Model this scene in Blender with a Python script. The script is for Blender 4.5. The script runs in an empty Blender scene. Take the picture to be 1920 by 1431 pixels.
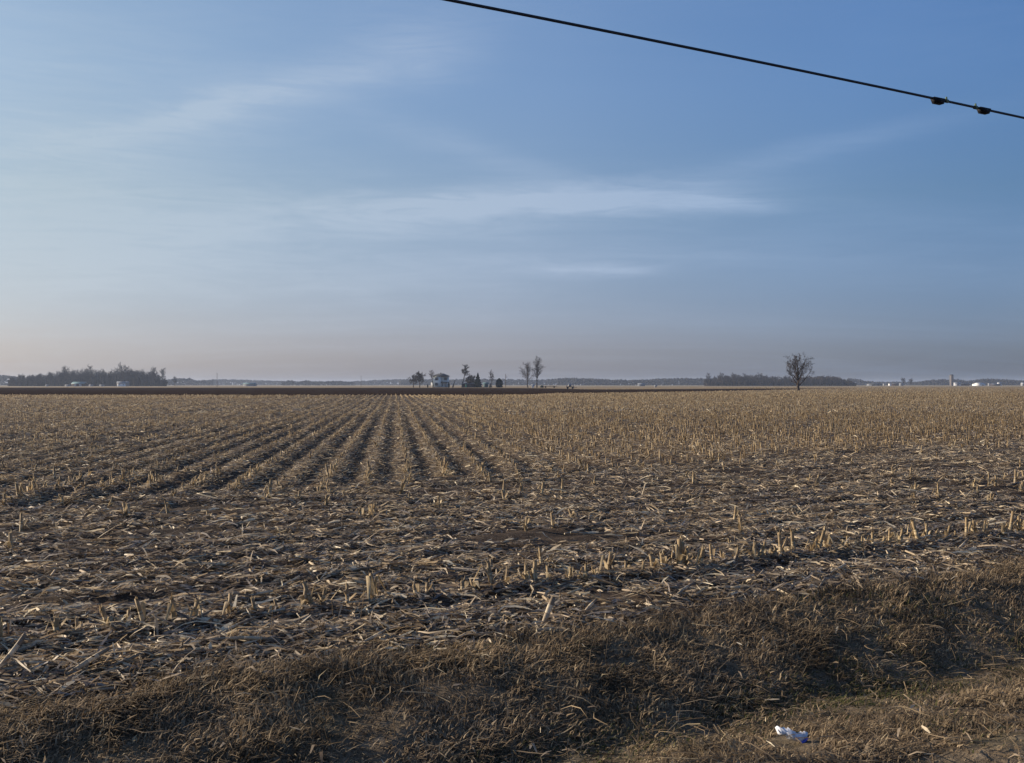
import bpy, math, random
import numpy as np
from mathutils import Vector, Matrix

S = bpy.context.scene
COL = S.collection
R = math.radians
rng = np.random.default_rng(7)
random.seed(7)

# ------------------------------------------------------------------ camera
CAMZ = 1.85
cam_d = bpy.data.cameras.new("camera")
cam = bpy.data.objects.new("camera", cam_d)
COL.objects.link(cam)
S.camera = cam
cam.location = (0, 0, CAMZ)
cam.rotation_euler = (R(90.164), 0, 0)
cam_d.sensor_width = 36.0
cam_d.lens = 36.0
cam_d.clip_start = 0.1
cam_d.clip_end = 20000

# ------------------------------------------------------------------ light
SUN_AZ, SUN_EL = -74.0, 17.0          # azimuth from the view axis, clockwise
EXPOSURE = 0.9
SKY_STRENGTH = 0.060
SUN_STRENGTH = 4.6
HAZE_DENSITY = 0.00013

S.view_settings.view_transform = 'Standard'
S.view_settings.look = 'None'
S.view_settings.exposure = EXPOSURE
S.view_settings.gamma = 1.0
S.view_settings.use_curve_mapping = False
S.render.engine = 'CYCLES'
S.cycles.max_bounces = 6
S.cycles.volume_bounces = 1
S.cycles.transparent_max_bounces = 8

sun_d = bpy.data.lights.new("sun", 'SUN')
sun_d.energy = SUN_STRENGTH
sun_d.angle = R(0.6)
sun_d.color = (1.0, 0.85, 0.67)
sun = bpy.data.objects.new("sun", sun_d)
COL.objects.link(sun)
az, el = R(SUN_AZ), R(SUN_EL)
sdir = Vector((math.sin(az)*math.cos(el), math.cos(az)*math.cos(el), math.sin(el)))
sun.rotation_euler = sdir.to_track_quat('Z', 'Y').to_euler()

class NT:
    """small helper to write node graphs"""
    def __init__(s, tree):
        s.t = tree; tree.nodes.clear()
    def n(s, typ, **kw):
        nd = s.t.nodes.new(typ)
        for k, v in kw.items():
            if k == 'ins':
                for kk, vv in v.items():
                    if hasattr(vv, 'is_output') or isinstance(vv, bpy.types.NodeSocket):
                        s.t.links.new(vv, nd.inputs[kk])
                    else:
                        nd.inputs[kk].default_value = vv
            else:
                setattr(nd, k, v)
        return nd
    def m(s, op, a, b=None, c=None, clamp=False):
        nd = s.t.nodes.new('ShaderNodeMath'); nd.operation = op; nd.use_clamp = clamp
        for i, v in enumerate((a, b, c)):
            if v is None: continue
            if isinstance(v, bpy.types.NodeSocket): s.t.links.new(v, nd.inputs[i])
            else: nd.inputs[i].default_value = v
        return nd.outputs[0]
    def ramp(s, fac, stops, interp='LINEAR'):
        nd = s.t.nodes.new('ShaderNodeValToRGB'); nd.color_ramp.interpolation = interp
        e = nd.color_ramp.elements
        while len(e) > 1: e.remove(e[-1])
        e[0].position, e[0].color = stops[0][0], (*stops[0][1], 1)
        for p, c in stops[1:]:
            x = e.new(p); x.color = (*c, 1)
        s.t.links.new(fac, nd.inputs[0])
        return nd.outputs[0]
    def mix(s, f, a, b, blend='MIX'):
        nd = s.t.nodes.new('ShaderNodeMix'); nd.data_type = 'RGBA'; nd.blend_type = blend
        for k, v in ((0, f), (6, a), (7, b)):
            if isinstance(v, bpy.types.NodeSocket): s.t.links.new(v, nd.inputs[k])
            else: nd.inputs[k].default_value = v if k == 0 else (*v, 1)
        return nd.outputs[2]
    def noise(s, vec, scale, detail=4, rough=.55, dist=0.0):
        nd = s.n('ShaderNodeTexNoise', ins={'Scale': scale, 'Detail': detail, 'Roughness': rough, 'Distortion': dist})
        if vec is not None: s.t.links.new(vec, nd.inputs['Vector'])
        return nd.outputs[0]

# ------------------------------------------------------------------ world: Nishita sky with thin cirrus in it
W = bpy.data.worlds.new("World")
S.world = W
W.use_nodes = True
g = NT(W.node_tree)
sky = g.n('ShaderNodeTexSky', sky_type='NISHITA', sun_disc=False, sun_elevation=R(SUN_EL),
          sun_rotation=R(SUN_AZ), altitude=200, air_density=1.0, dust_density=1.6, ozone_density=1.6)
tc = g.n('ShaderNodeTexCoord')
sep = g.n('ShaderNodeSeparateXYZ', ins={0: tc.outputs['Generated']})
X, Y, Z = sep.outputs
AZN = g.m('ARCTAN2', X, Y)                                  # radians clockwise from the view axis
ELV = g.m('ARCSINE', Z)
# a cloud sheet high above: coordinates on that sheet
zc = g.m('ADD', g.m('MAXIMUM', Z, 0.0), 0.12)
cx = g.m('DIVIDE', X, zc); cy = g.m('DIVIDE', Y, zc)
cvec = g.n('ShaderNodeCombineXYZ', ins={0: cx, 1: cy, 2: 0.0})
# stretched, slanting wisps
mp = g.n('ShaderNodeMapping', ins={0: cvec.outputs[0], 'Rotation': (0, 0, R(14)), 'Scale': (.55, 2.6, 1)})
w1 = g.noise(mp.outputs[0], 1.1, 7, .62, .6)
mp2 = g.n('ShaderNodeMapping', ins={0: cvec.outputs[0], 'Location': (3.1, 1.7, 0), 'Rotation': (0, 0, R(-8)), 'Scale': (.4, 1.3, 1)})
w2 = g.noise(mp2.outputs[0], .7, 4, .5, .3)
avec = g.n('ShaderNodeCombineXYZ', ins={0: AZN, 1: ELV, 2: 0.0})
mpd = g.n('ShaderNodeMapping', ins={0: avec.outputs[0], 'Rotation': (0, 0, R(-10)), 'Scale': (2.0, 9.0, 1)})
wd = g.noise(mpd.outputs[0], 2.2, 6, .6, .4)
veil = g.m('MULTIPLY', g.ramp(w2, [(.35, (0, 0, 0)), (.75, (1, 1, 1))]), g.ramp(w1, [(.3, (.2, .2, .2)), (.75, (1, 1, 1))]))
def streak(px, py, L, Hh, slope, amp):
    """one cirrus streak given by its bearing and height above the horizon (radians)"""
    a0 = math.atan((px-960)/1920); e0 = math.atan((721-py)/1920*math.cos(a0))
    da = g.m('SUBTRACT', AZN, a0)
    dn = g.m('MULTIPLY', g.m('SUBTRACT', wd, .5), Hh*2.6)
    de = g.m('ADD', g.m('SUBTRACT', g.m('SUBTRACT', ELV, e0), g.m('MULTIPLY', da, slope)), dn)
    q = g.m('ADD', g.m('POWER', g.m('ABSOLUTE', g.m('DIVIDE', da, L)), 2.4), g.m('POWER', g.m('ABSOLUTE', g.m('DIVIDE', de, Hh)), 2.0))
    return g.m('MULTIPLY', g.m('POWER', 2.718, g.m('MULTIPLY', q, -1.0)), amp)
c = g.m('MULTIPLY', veil, .30)
for a in [(380, 215, .15, .015, .30, .36), (560, 175, .15, .03, .30, .22), (1060, 378, .16, .014, .03, .60),
          (800, 398, .22, .020, .05, .30), (1350, 378, .05, .007, -.10, .55), (1110, 507, .055, .006, .0, .62),
          (900, 290, .12, .015, -.30, .16), (1500, 290, .16, .012, .16, .20), (330, 420, .25, .05, .10, .25),
          (60, 330, .16, .13, .1, .30), (620, 520, .35, .03, .05, .20), (760, 75, .07, .03, .1, .18)]:
    c = g.m('ADD', c, streak(*a))
mpf = g.n('ShaderNodeMapping', ins={0: avec.outputs[0], 'Rotation': (0, 0, R(-7)), 'Scale': (3.2, 26.0, 1)})
wf = g.ramp(g.noise(mpf.outputs[0], 2.6, 8, .68, 1.4), [(.3, (.6,)*3), (.7, (1.4,)*3)])
c = g.m('MULTIPLY', g.m('MULTIPLY', c, g.m('ADD', .62, g.m('MULTIPLY', wd, .76))), wf)
c = g.m('MINIMUM', c, .85)
# whiter towards the sun's side of the sky, everywhere (thin high veil)
sd = g.n('ShaderNodeVectorMath', operation='DOT_PRODUCT', ins={0: tc.outputs['Generated'], 1: tuple(sdir)})
veil2 = g.m('MULTIPLY', g.m('POWER', g.m('MAXIMUM', g.m('ADD', g.m('MULTIPLY', sd.outputs['Value'], .5), .5), 0), 3.0), .6)
c = g.m('MINIMUM', g.m('ADD', c, veil2), .9)
# tint by height: dull mauve dust near the horizon, clear blue overhead
tint = g.ramp(g.m('DIVIDE', ELV, R(50), clamp=True), [(0, (.71, .655, .90)), (.045, (.79, .73, 1.01)), (.11, (.80, .77, .94)), (.2, (.79, .83, .90)), (.32, (.86, .98, 1.12)), (.45, (.75, 1.0, 1.22)), (1, (.80, 1.0, 1.3))])
skyc = g.mix(1.0, sky.outputs[0], tint, 'MULTIPLY')
cloudc = g.mix(g.m('MULTIPLY', g.m('ADD', g.m('MULTIPLY', sd.outputs['Value'], .5), .5), 1.0, clamp=True), (3.2, 3.7, 4.6), (6.2, 6.5, 7.0))
final = g.mix(g.m('MULTIPLY', c, .6), skyc, cloudc)
side = g.ramp(g.m('ADD', g.m('MULTIPLY', sd.outputs['Value'], .5), .5), [(0, (.66, .86, 1.10)), (.44, (.67, .86, 1.10)), (.52, (.83, .99, 1.20)), (.65, (.98, 1.06, 1.17)), (.83, (.93, .985, .985)), (1, (.93, .97, .96))])
final = g.mix(1.0, final, side, 'MULTIPLY')
bg = g.n('ShaderNodeBackground', ins={0: final, 1: SKY_STRENGTH})
out = g.n('ShaderNodeOutputWorld', ins={0: bg.outputs[0]})

# ------------------------------------------------------------------ materials
MAT = {}
def mat(name, build, rough=.9, spec=.2):
    m = bpy.data.materials.new(name); m.use_nodes = True
    g = NT(m.node_tree)
    p = g.n('ShaderNodeBsdfPrincipled', ins={'Roughness': rough, 'Specular IOR Level': spec})
    o = g.n('ShaderNodeOutputMaterial', ins={0: p.outputs[0]})
    build(g, p)
    MAT[name] = m
    return m
def link(g, a, b): g.t.links.new(a, b)
def obj_coord(g): return g.n('ShaderNodeNewGeometry').outputs['Position']
def bump(g, p, h, strength=.5, dist=.02):
    b = g.n('ShaderNodeBump', ins={'Strength': strength, 'Distance': dist, 'Height': h})
    link(g, b.outputs[0], p.inputs['Normal'])

def island_mat(name, stops, rough=.8, spec=.25, nscale=18, namp=.35, trans=.30):
    def b(g, p):
        geo = g.n('ShaderNodeNewGeometry')
        base = g.ramp(geo.outputs['Random Per Island'], stops)
        n = g.noise(geo.outputs['Position'], nscale, 4, .6)
        f = g.ramp(n, [(.3, (1-namp,)*3), (.7, (1+namp*.4,)*3)])
        patch = g.ramp(g.noise(geo.outputs['Position'], .9, 3, .6), [(.35, (.80, .79, .80)), (.65, (1.1, 1.07, 1.0))])
        c = g.mix(1.0, g.mix(1.0, base, f, 'MULTIPLY'), patch, 'MULTIPLY')
        link(g, c, p.inputs['Base Color'])
        tr = g.n('ShaderNodeBsdfTranslucent', ins={'Color': c})
        mx = g.n('ShaderNodeMixShader', ins={0: trans, 1: p.outputs[0], 2: tr.outputs[0]})
        o = [n for n in g.t.nodes if n.type == 'OUTPUT_MATERIAL'][0]
        link(g, mx.outputs[0], o.inputs[0])
    return mat(name, b, rough, spec)

def soil(g, p):
    pos = obj_coord(g)
    big = g.noise(pos, .35, 4, .6); mid = g.noise(pos, 3.0, 6, .65); fine = g.noise(pos, 40, 6, .7)
    c = g.ramp(mid, [(.3, (.030, .021, .016)), (.55, (.060, .043, .031)), (.75, (.10, .076, .052))])
    # weathered flecks of crushed leaf trodden into the ground
    fl = g.ramp(g.noise(pos, 26, 5, .75, 1.0), [(.55, (0, 0, 0)), (.64, (1, 1, 1))])
    c = g.mix(g.m('MULTIPLY', fl, .55), c, (.22, .175, .125))
    # beyond the pieces one can pick out the litter closes up into one straw-coloured mat
    d = g.n('ShaderNodeVectorMath', operation='LENGTH', ins={0: pos}).outputs['Value']
    far = g.m('DIVIDE', g.m('SUBTRACT', d, 110.0), 160.0, clamp=True)
    straw = g.ramp(g.noise(pos, .6, 8, .75), [(.35, (.17, .125, .075)), (.65, (.27, .205, .125))])
    c = g.mix(far, c, straw)
    c = g.mix(1.0, c, g.ramp(big, [(.3, (.8, .8, .8)), (.7, (1.15, 1.12, 1.08))]), 'MULTIPLY')
    link(g, c, p.inputs['Base Color'])
    bump(g, p, g.m('ADD', mid, g.m('MULTIPLY', fine, .4)), .9, .03)
mat('soil', soil, .95, .1)

def thatch(g, p):
    pos = obj_coord(g)
    n = g.noise(pos, 9, 6, .7, .5); n2 = g.noise(pos, 1.3, 4, .6)
    c = g.ramp(n, [(.3, (.07, .053, .036)), (.5, (.13, .10, .068)), (.7, (.21, .165, .115))])
    c = g.mix(g.ramp(n2, [(.48, (0, 0, 0)), (.68, (.3, .3, .3))]), c, (.05, .055, .022))
    link(g, c, p.inputs['Base Color'])
    bump(g, p, n, 1.0, .05)
mat('thatch', thatch, .95, .1)

def gravel(g, p):
    pos = obj_coord(g)
    n = g.noise(pos, 30, 6, .75); n2 = g.noise(pos, 2.0, 4, .6)
    c = g.ramp(n, [(.3, (.06, .047, .034)), (.7, (.22, .17, .125))])
    c = g.mix(1.0, c, g.ramp(n2, [(.3, (.7, .7, .7)), (.7, (1.2, 1.15, 1.1))]), 'MULTIPLY')
    link(g, c, p.inputs['Base Color']); bump(g, p, n, 1.0, .03)
mat('gravel', gravel, .95, .1)

def asphalt(g, p):
    n = g.noise(obj_coord(g), 60, 5, .7)
    link(g, g.ramp(n, [(.3, (.035, .035, .036)), (.7, (.075, .073, .07))]), p.inputs['Base Color']); bump(g, p, n, .6, .01)
mat('asphalt', asphalt, .85, .3)

def plough(g, p):
    pos = obj_coord(g)
    mp = g.n('ShaderNodeMapping', ins={0: pos, 'Scale': (.02, .35, 1)})
    n = g.noise(mp.outputs[0], 1.0, 6, .65); f = g.noise(pos, 1.4, 6, .7)
    c = g.mix(.5, g.ramp(n, [(.3, (.016, .0108, .0088)), (.7, (.046, .031, .025))]), g.ramp(f, [(.3, (.016, .011, .0088)), (.7, (.043, .029, .0235))]))
    link(g, c, p.inputs['Base Color']); bump(g, p, f, 1.0, .25)
mat('plough', plough, 1.0, .0)

def farfield(g, p):
    pos = obj_coord(g)
    mp = g.n('ShaderNodeMapping', ins={0: pos, 'Scale': (.0015, .006, 1)})
    n = g.noise(mp.outputs[0], 1.0, 5, .6); f = g.noise(pos, .05, 6, .7)
    c = g.ramp(n, [(.35, (.20, .155, .105)), (.5, (.25, .20, .13)), (.62, (.17, .15, .09)), (.75, (.22, .175, .115))])
    c = g.mix(1.0, c, g.ramp(f, [(.3, (.85,)*3), (.7, (1.1,)*3)]), 'MULTIPLY')
    link(g, c, p.inputs['Base Color'])
mat('farfield', farfield, .95, .1)

island_mat('residue', [(0, (.09, .064, .046)), (.2, (.20, .152, .108)), (.5, (.37, .29, .20)), (.74, (.51, .41, .285)), (.90, (.66, .56, .40)), (1, (.80, .72, .55))], .62, .45, 30)
island_mat('greyres', [(0, (.07, .057, .052)), (.5, (.19, .163, .146)), (.85, (.32, .285, .26)), (1, (.48, .44, .40))], .8, .3, 30)
island_mat('stub', [(0, (.19, .132, .070)), (.4, (.32, .23, .128)), (.75, (.44, .335, .195)), (1, (.60, .49, .315))], .7, .35, 25)
island_mat('farstub', [(0, (.24, .172, .10)), (.5, (.44, .335, .20)), (1, (.62, .52, .35))], .8, .2, 3)
island_mat('grass', [(0, (.10, .072, .046)), (.35, (.20, .148, .095)), (.7, (.30, .226, .145)), (.93, (.41, .32, .21)), (1, (.50, .42, .28))], .8, .2, 2.2, .55)
island_mat('greengrass', [(0, (.045, .055, .018)), (.6, (.075, .08, .030)), (1, (.16, .14, .06))], .8, .2, 3)

def flat(name, col, rough=.8, amp=.15, scale=2.0, spec=.2, metallic=0):
    def b(g, p):
        n = g.noise(obj_coord(g), scale, 5, .65)
        c = g.ramp(n, [(.3, tuple(x*(1-amp) for x in col)), (.7, tuple(min(1, x*(1+amp)) for x in col))])
        link(g, c, p.inputs['Base Color']); p.inputs['Metallic'].default_value = metallic
    return mat(name, b, rough, spec)
flat('bark', (.050, .040, .034), .95, .3, 3, .05)
flat('twig', (.052, .040, .035), .95, .3, 1, .05)
flat('woodtwig', (.042, .036, .036), .95, .35, .08, .0)
flat('farwood', (.030, .030, .032), 1.0, .3, .02, .0)
flat('limewash', (.23, .235, .25), .8, .08, .8)
flat('dullmetal', (.15, .165, .19), .7, .1, .4, .3)
flat('spruce', (.010, .015, .012), 1.0, .4, 1.5, 0.0)
flat('cedar', (.022, .034, .020), .9, .4, 1.5)
flat('whitewall', (.76, .80, .76), .7, .06, .8)
flat('whitepaint', (.80, .80, .79), .6, .05, 1)
flat('greywall', (.42, .43, .46), .7, .1, .5)
flat('darkroof', (.06, .062, .066), .8, .2, 1)
flat('palemetal', (.34, .36, .39), .6, .1, .4, .3)
flat('darkwood', (.045, .034, .032), .9, .25, 1)
flat('teal', (.10, .17, .18), .6, .15, .6)
flat('green', (.03, .14, .10), .5, .1, 2)
flat('glass', (.03, .04, .055), .15, .1, 1, .6)
flat('shutter', (.035, .05, .06), .7, .1, 2)
flat('silo', (.17, .145, .135), .8, .12, .4)
flat('polewood', (.11, .09, .075), .9, .25, 2)
flat('cable', (.012, .012, .016), .55, .2, 20, .4)
flat('clampmetal', (.006, .006, .009), .7, .2, 20, .2)
flat('straptape', (.10, .14, .09), .6, .2, 20)
flat('litter', (.60, .61, .65), .45, .25, 14, .4)
flat('litterblue', (.10, .11, .50), .4, .1, 18, .5)

# ------------------------------------------------------------------ mesh helpers
def mesh(name, verts, faces, material=None, smooth=False):
    """verts (n,3); faces: list of (m,k) int arrays"""
    me = bpy.data.meshes.new(name)
    v = np.asarray(verts, dtype=np.float32).reshape(-1, 3)
    fs = [np.asarray(f, dtype=np.int32) for f in faces if len(f)]
    me.vertices.add(len(v)); me.vertices.foreach_set('co', v.ravel())
    nl = sum(f.size for f in fs); npoly = sum(len(f) for f in fs)
    me.loops.add(nl); me.polygons.add(npoly)
    me.loops.foreach_set('vertex_index', np.concatenate([f.ravel() for f in fs]))
    tot = np.concatenate([np.full(len(f), f.shape[1], np.int32) for f in fs])
    st = np.concatenate([[0], np.cumsum(tot)[:-1]]).astype(np.int32)
    me.polygons.foreach_set('loop_start', st)
    me.polygons.foreach_set('loop_total', tot)
    if smooth: me.polygons.foreach_set('use_smooth', np.ones(npoly, bool))
    me.update(calc_edges=True)
    me.validate()
    if material: me.materials.append(MAT[material])
    return me
def link_obj(name, me, parent=None, loc=(0, 0, 0), rot=(0, 0, 0), label=None, cat=None, group=None, kind=None):
    o = bpy.data.objects.new(name, me)
    COL.objects.link(o)
    o.location = loc; o.rotation_euler = rot
    if parent is not None: o.parent = parent
    if label: o['label'] = label
    if cat: o['category'] = cat
    if group: o['group'] = group
    if kind: o['kind'] = kind
    return o
def norm(a): return a/np.maximum(np.linalg.norm(a, axis=-1, keepdims=True), 1e-9)

def tubes(P0, P1, R0, R1, n=4, cap=False):
    """many tapered prisms at once"""
    P0 = np.atleast_2d(P0).astype(float); P1 = np.atleast_2d(P1).astype(float)
    R0 = np.broadcast_to(R0, len(P0)); R1 = np.broadcast_to(R1, len(P0))
    d = norm(P1-P0)
    up = np.where(np.abs(d[:, 2:3]) > .9, np.array([[1., 0, 0]]), np.array([[0, 0, 1.]]))
    a = norm(np.cross(d, up)); b = np.cross(d, a)
    th = np.arange(n)/n*2*math.pi
    ring = np.cos(th)[None, :, None]*a[:, None]+np.sin(th)[None, :, None]*b[:, None]
    V = np.concatenate([P0[:, None]+ring*R0[:, None, None], P1[:, None]+ring*R1[:, None, None]], 1)
    base = (np.arange(len(P0))*2*n)[:, None]
    i = np.arange(n); j = (i+1) % n
    q = np.stack([i, j, j+n, i+n], 1)
    F = (base[:, None]+q[None]).reshape(-1, 4)
    fs = [F]
    if cap:
        fs.append((base+(np.arange(n)+n)[None]).reshape(-1, n))
    return V.reshape(-1, 3), fs
def merge(parts):
    vs, fs, off = [], [], 0
    for v, f in parts:
        vs.append(v); fs += [x+off for x in f]; off += len(v)
    return np.concatenate(vs), fs

def strips(P, az_, L, Wd, pitch, arch, roll, seg=3, bend=None):
    """many curved flat leaf strips: P (n,3) centre, heading az_, length, width"""
    n = len(P)
    t = np.linspace(-.5, .5, seg+1)
    dx = np.cos(az_); dy = np.sin(az_)
    h = np.stack([dx, dy, np.zeros(n)], 1)
    s = np.stack([-dy, dx, np.zeros(n)], 1)
    V = np.zeros((n, seg+1, 2, 3))
    for k, tt in enumerate(t):
        along = (tt*L)[:, None]*h*np.cos(pitch)[:, None]
        zz = tt*L*np.sin(pitch)+arch*L*(0.25-tt*tt)*2
        c_ = P+along; c_[:, 2] += zz
        if bend is not None: c_ += s*(bend*L*(tt*tt-.08)+.06*L*np.sin(tt*9+az_*5))[:, None]
        w = Wd*(1-.55*abs(tt)*2)*.5
        rr = roll*(1+tt*1.4)
        off = s*np.cos(rr)[:, None]*w[:, None]; off[:, 2] += np.sin(rr)*w
        V[:, k, 0] = c_-off; V[:, k, 1] = c_+off
    base = (np.arange(n)*(seg+1)*2)[:, None]
    q = np.array([[2*k, 2*k+1, 2*k+3, 2*k+2] for k in range(seg)])
    F = (base[:, None]+q[None]).reshape(-1, 4)
    return V.reshape(-1, 3), [F]

def vnoise(x, y, seed=0):
    x = np.asarray(x, float); y = np.asarray(y, float)
    xi = np.floor(x).astype(np.int64); yi = np.floor(y).astype(np.int64)
    fx = x-xi; fy = y-yi
    fx = fx*fx*(3-2*fx); fy = fy*fy*(3-2*fy)
    def h(i, j):
        k = (i*374761393+j*668265263+seed*1442695041) & 0x7fffffff
        k = ((k ^ (k >> 13))*1274126177) & 0x7fffffff
        return ((k ^ (k >> 16)) & 0xffff)/65535.0
    return (h(xi, yi)*(1-fx)+h(xi+1, yi)*fx)*(1-fy)+(h(xi, yi+1)*(1-fx)+h(xi+1, yi+1)*fx)*fy
def fnoise(x, y, s, seed=0, oct=3):
    v = 0; a = 1; t = 0
    for o in range(oct):
        v = v+a*vnoise(x*s*2**o+13.7*o, y*s*2**o-7.3*o, seed+o); t += a; a *= .5
    return v/t

# ------------------------------------------------------------------ lie of the land (metres; field level z = 0)
CU, SU = .875, .485                       # the road runs 61 degrees to the right of the view
def to_uv(x, y): return x*CU+y*SU, -x*SU+y*CU
def from_uv(u, v): return u*CU-v*SU, u*SU+v*CU
EDGE = 6.62                               # field edge, metres from the camera across the road line
_pv = np.array([-200, -14, -8.3, -7, -6, -4.9, 1.3, 2.2, 3.2, 4.0, 4.45, 4.7, 4.95, 5.12, 5.75, 6.3, 6.9, 99999])
_pz = np.array([0, 0, 0, -.5, -.5, -.02, 0.06, -.02, -.12, -.17, -.22, -.29, -.34, -.34, -.16, -.035, .0, .0])
ROW = .757
def row_coord(x, y):
    """metres across the corn rows (which run towards the far end of the field)"""
    w = x+.1146*y-.259
    return w+.22*(vnoise(y*.035, y*0+3, 5)-.5)*np.clip(y/60, 0, 1)+.05*(vnoise(y*.5, np.floor(w/ROW+.5)*.7, 6)-.5)
WEAK = {-1: .45, -6: .35, -9: .06, -12: .1, -13: .3, -17: .05, -18: .12, -22: .05, -23: .2, -30: .05, -31: .08, -38: .05, -39: .1, -46: .05, -47: .1, -55: .06, -56: .1, -66: .06, -67: .1, -78: .06, -79: .1, 4: .55, 9: .35, 14: .3, 20: .25}
def row_strength(k):
    k = np.asarray(k); s = .75+.35*vnoise(k*.83+.1, k*0.+4, 91)
    for a, b in {0: 1.6, 1: 1.2, 2: 1.05, -2: 1.1, -3: 1.15, -4: 1.1, -5: 1.1}.items(): s = np.where(k == a, b, s)
    for a, b in WEAK.items(): s = np.where(k == a, b, s)
    return s
def row_start(u): return 16.7+.145*np.clip(u, -40, 400)
def height(x, y):
    x = np.asarray(x, float); y = np.asarray(y, float)
    u, v = to_uv(x, y)
    d = np.hypot(x, y)
    z = np.interp(v+.18*(fnoise(u, v, .6, 1)-.5), _pv, _pz)
    fade = np.clip(1-(d-60)/120, 0, 1)
    fld = np.clip((v-EDGE)/1.0, 0, 1)
    verge = np.clip((EDGE+.5-v)/.6, 0, 1)*np.clip((v-2)/.8, 0, 1)
    z = z+fld*fade*(.07*(fnoise(x, y, .25, 11)-.5)+.05*(fnoise(x, y, 1.3, 12)-.5)+.045*(fnoise(x, y, 6, 13, 2)-.5))
    z = z+verge*(.05*(fnoise(x, y, 1.4, 14)-.5)+.05*(fnoise(x, y, 4.5, 15, 2)-.5))
    # low ridges under the rows, shallow wheelings on the headland
    inrow = np.clip((v-row_start(u))/1.0, 0, 1)
    ph = row_coord(x, y)/ROW*2*math.pi
    z = z+inrow*np.clip(1-(d-120)/120, 0, 1)*.048*np.cos(ph)
    hl = fld*(1-inrow)
    z = z+hl*.03*np.cos((v-8.0)/ROW*2*math.pi)
    return z

# one polar-graded grid carries the whole land, cut into its zones
angs = np.concatenate([np.arange(-46, 46, .16), np.arange(46, 314, 2.0)])
angs = np.radians(angs)
rad = [1.2, 2.0, 3.0, 3.8, 4.4]
while rad[-1] < 45: rad.append(rad[-1]*1.0085)
while rad[-1] < 6000: rad.append(rad[-1]*1.06)
rad = np.array(rad)
A_, R_ = np.meshgrid(angs, rad)
gx = (R_*np.sin(A_)); gy = (R_*np.cos(A_))
gz = height(gx, gy)
na, nr = len(angs), len(rad)
V = np.stack([gx, gy, gz], -1).reshape(-1, 3)
V = np.concatenate([V, [[0, 0, float(height(0, 0))]]])
ii, jj = np.meshgrid(np.arange(nr-1), np.arange(na), indexing='ij')
j2 = (jj+1) % na
F = np.stack([ii*na+jj, ii*na+j2, (ii+1)*na+j2, (ii+1)*na+jj], -1).reshape(-1, 4)[:, ::-1]
cen = V[F].mean(1)
u_, v_ = to_uv(cen[:, 0], cen[:, 1])
d_ = np.hypot(cen[:, 0], cen[:, 1])
ctr = np.array([[nr and len(V)-1, j+1 if j+1 < na else 0, j] for j in range(na)])
def submesh(name, Fs, material, smooth=True):
    used = np.unique(np.concatenate([f.ravel() for f in Fs]))
    mp_ = np.zeros(len(V), np.int64); mp_[used] = np.arange(len(used))
    o = link_obj(name, mesh(name, V[used], [mp_[f] for f in Fs], material, smooth), kind='structure')
    return o
far_m = d_ > 900
ver_m = (~far_m) & (v_ <= EDGE) & (v_ > 2.0)
road_m = (~far_m) & (v_ <= 2.0)
submesh('stubble_field', [F[(~far_m) & (v_ > EDGE)]], 'soil')
submesh('roadside_ditch', [F[ver_m]], 'thatch')
submesh('road_shoulder', [F[road_m], ctr], 'gravel')
submesh('distant_fields', [F[far_m]], 'farfield')
# the road the photograph is taken from
ru = np.linspace(-300, 600, 91)
rv = np.array([-4.6, -1.8, 1.0])
rx, ry = from_uv(*np.meshgrid(ru, rv, indexing='ij'))
rz = np.broadcast_to(np.array([.075, .11, .085]), rx.shape)
k = np.arange(90)[:, None]*3+np.arange(2)[None]
rf = np.stack([k, k+3, k+4, k+1], -1).reshape(-1, 4)
link_obj('road', mesh('road', np.stack([rx, ry, rz], -1).reshape(-1, 3), [rf], 'asphalt'), kind='structure')

# dark ploughed strip across the middle distance
near_e = [(-900, 158), (-300, 170), (-93, 172), (-6, 172), (4, 182), (9, 205), (26, 232), (48, 265), (80, 325), (111, 395), (150, 440)]
far_e = [(-2600, 640), (-600, 640), (-200, 590), (-60, 560), (0, 520), (14, 490), (22, 440), (26, 375), (50, 385), (75, 410), (112, 450), (151, 452)]
def resample(pts, n):
    p = np.array(pts, float); s = np.concatenate([[0], np.cumsum(np.hypot(*np.diff(p, axis=0).T))]); s /= s[-1]
    t = np.linspace(0, 1, n)
    return p, s, t
pn = np.array(near_e, float); pf = np.array(far_e, float)
N_ = 160
tt = np.linspace(0, 1, N_)**.5
def along(p):
    s = np.linspace(0, 1, len(p)); return np.stack([np.interp(tt, s, p[:, 0]), np.interp(tt, s, p[:, 1])], 1)
a_, b_ = along(pn), along(pf)
a_[:, 1] += 14*(fnoise(a_[:, 0], a_[:, 0]*0, .05, 33)-.5)+5*(fnoise(a_[:, 0], a_[:, 0]*0+9, .3, 34)-.5)
M_ = 24
G = a_[:, None]*(1-np.linspace(0, 1, M_))[None, :, None]+b_[:, None]*np.linspace(0, 1, M_)[None, :, None]
Gz = .03+.10*fnoise(G[..., 0], G[..., 1], .08, 31)
Gz[:, 0] = -.02; Gz[:, -1] = -.02
PV = np.concatenate([G, Gz[..., None]], -1).reshape(-1, 3)
k = np.arange(N_-1)[:, None]*M_+np.arange(M_-1)[None]
link_obj('ploughed_field', mesh('ploughed_field', PV, [np.stack([k, k+M_, k+M_+1, k+1], -1).reshape(-1, 4)], 'plough', True), kind='structure')
poly = np.concatenate([a_, b_[::-1]])
def in_plough(x, y):
    c_ = np.zeros(len(x), bool)
    px, py = poly[:, 0], poly[:, 1]
    j = len(poly)-1
    for i in range(len(poly)):
        cond = ((py[i] > y) != (py[j] > y)) & (x < (px[j]-px[i])*(y-py[i])/(py[j]-py[i]+1e-12)+px[i])
        c_ ^= cond; j = i
    return c_

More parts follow.
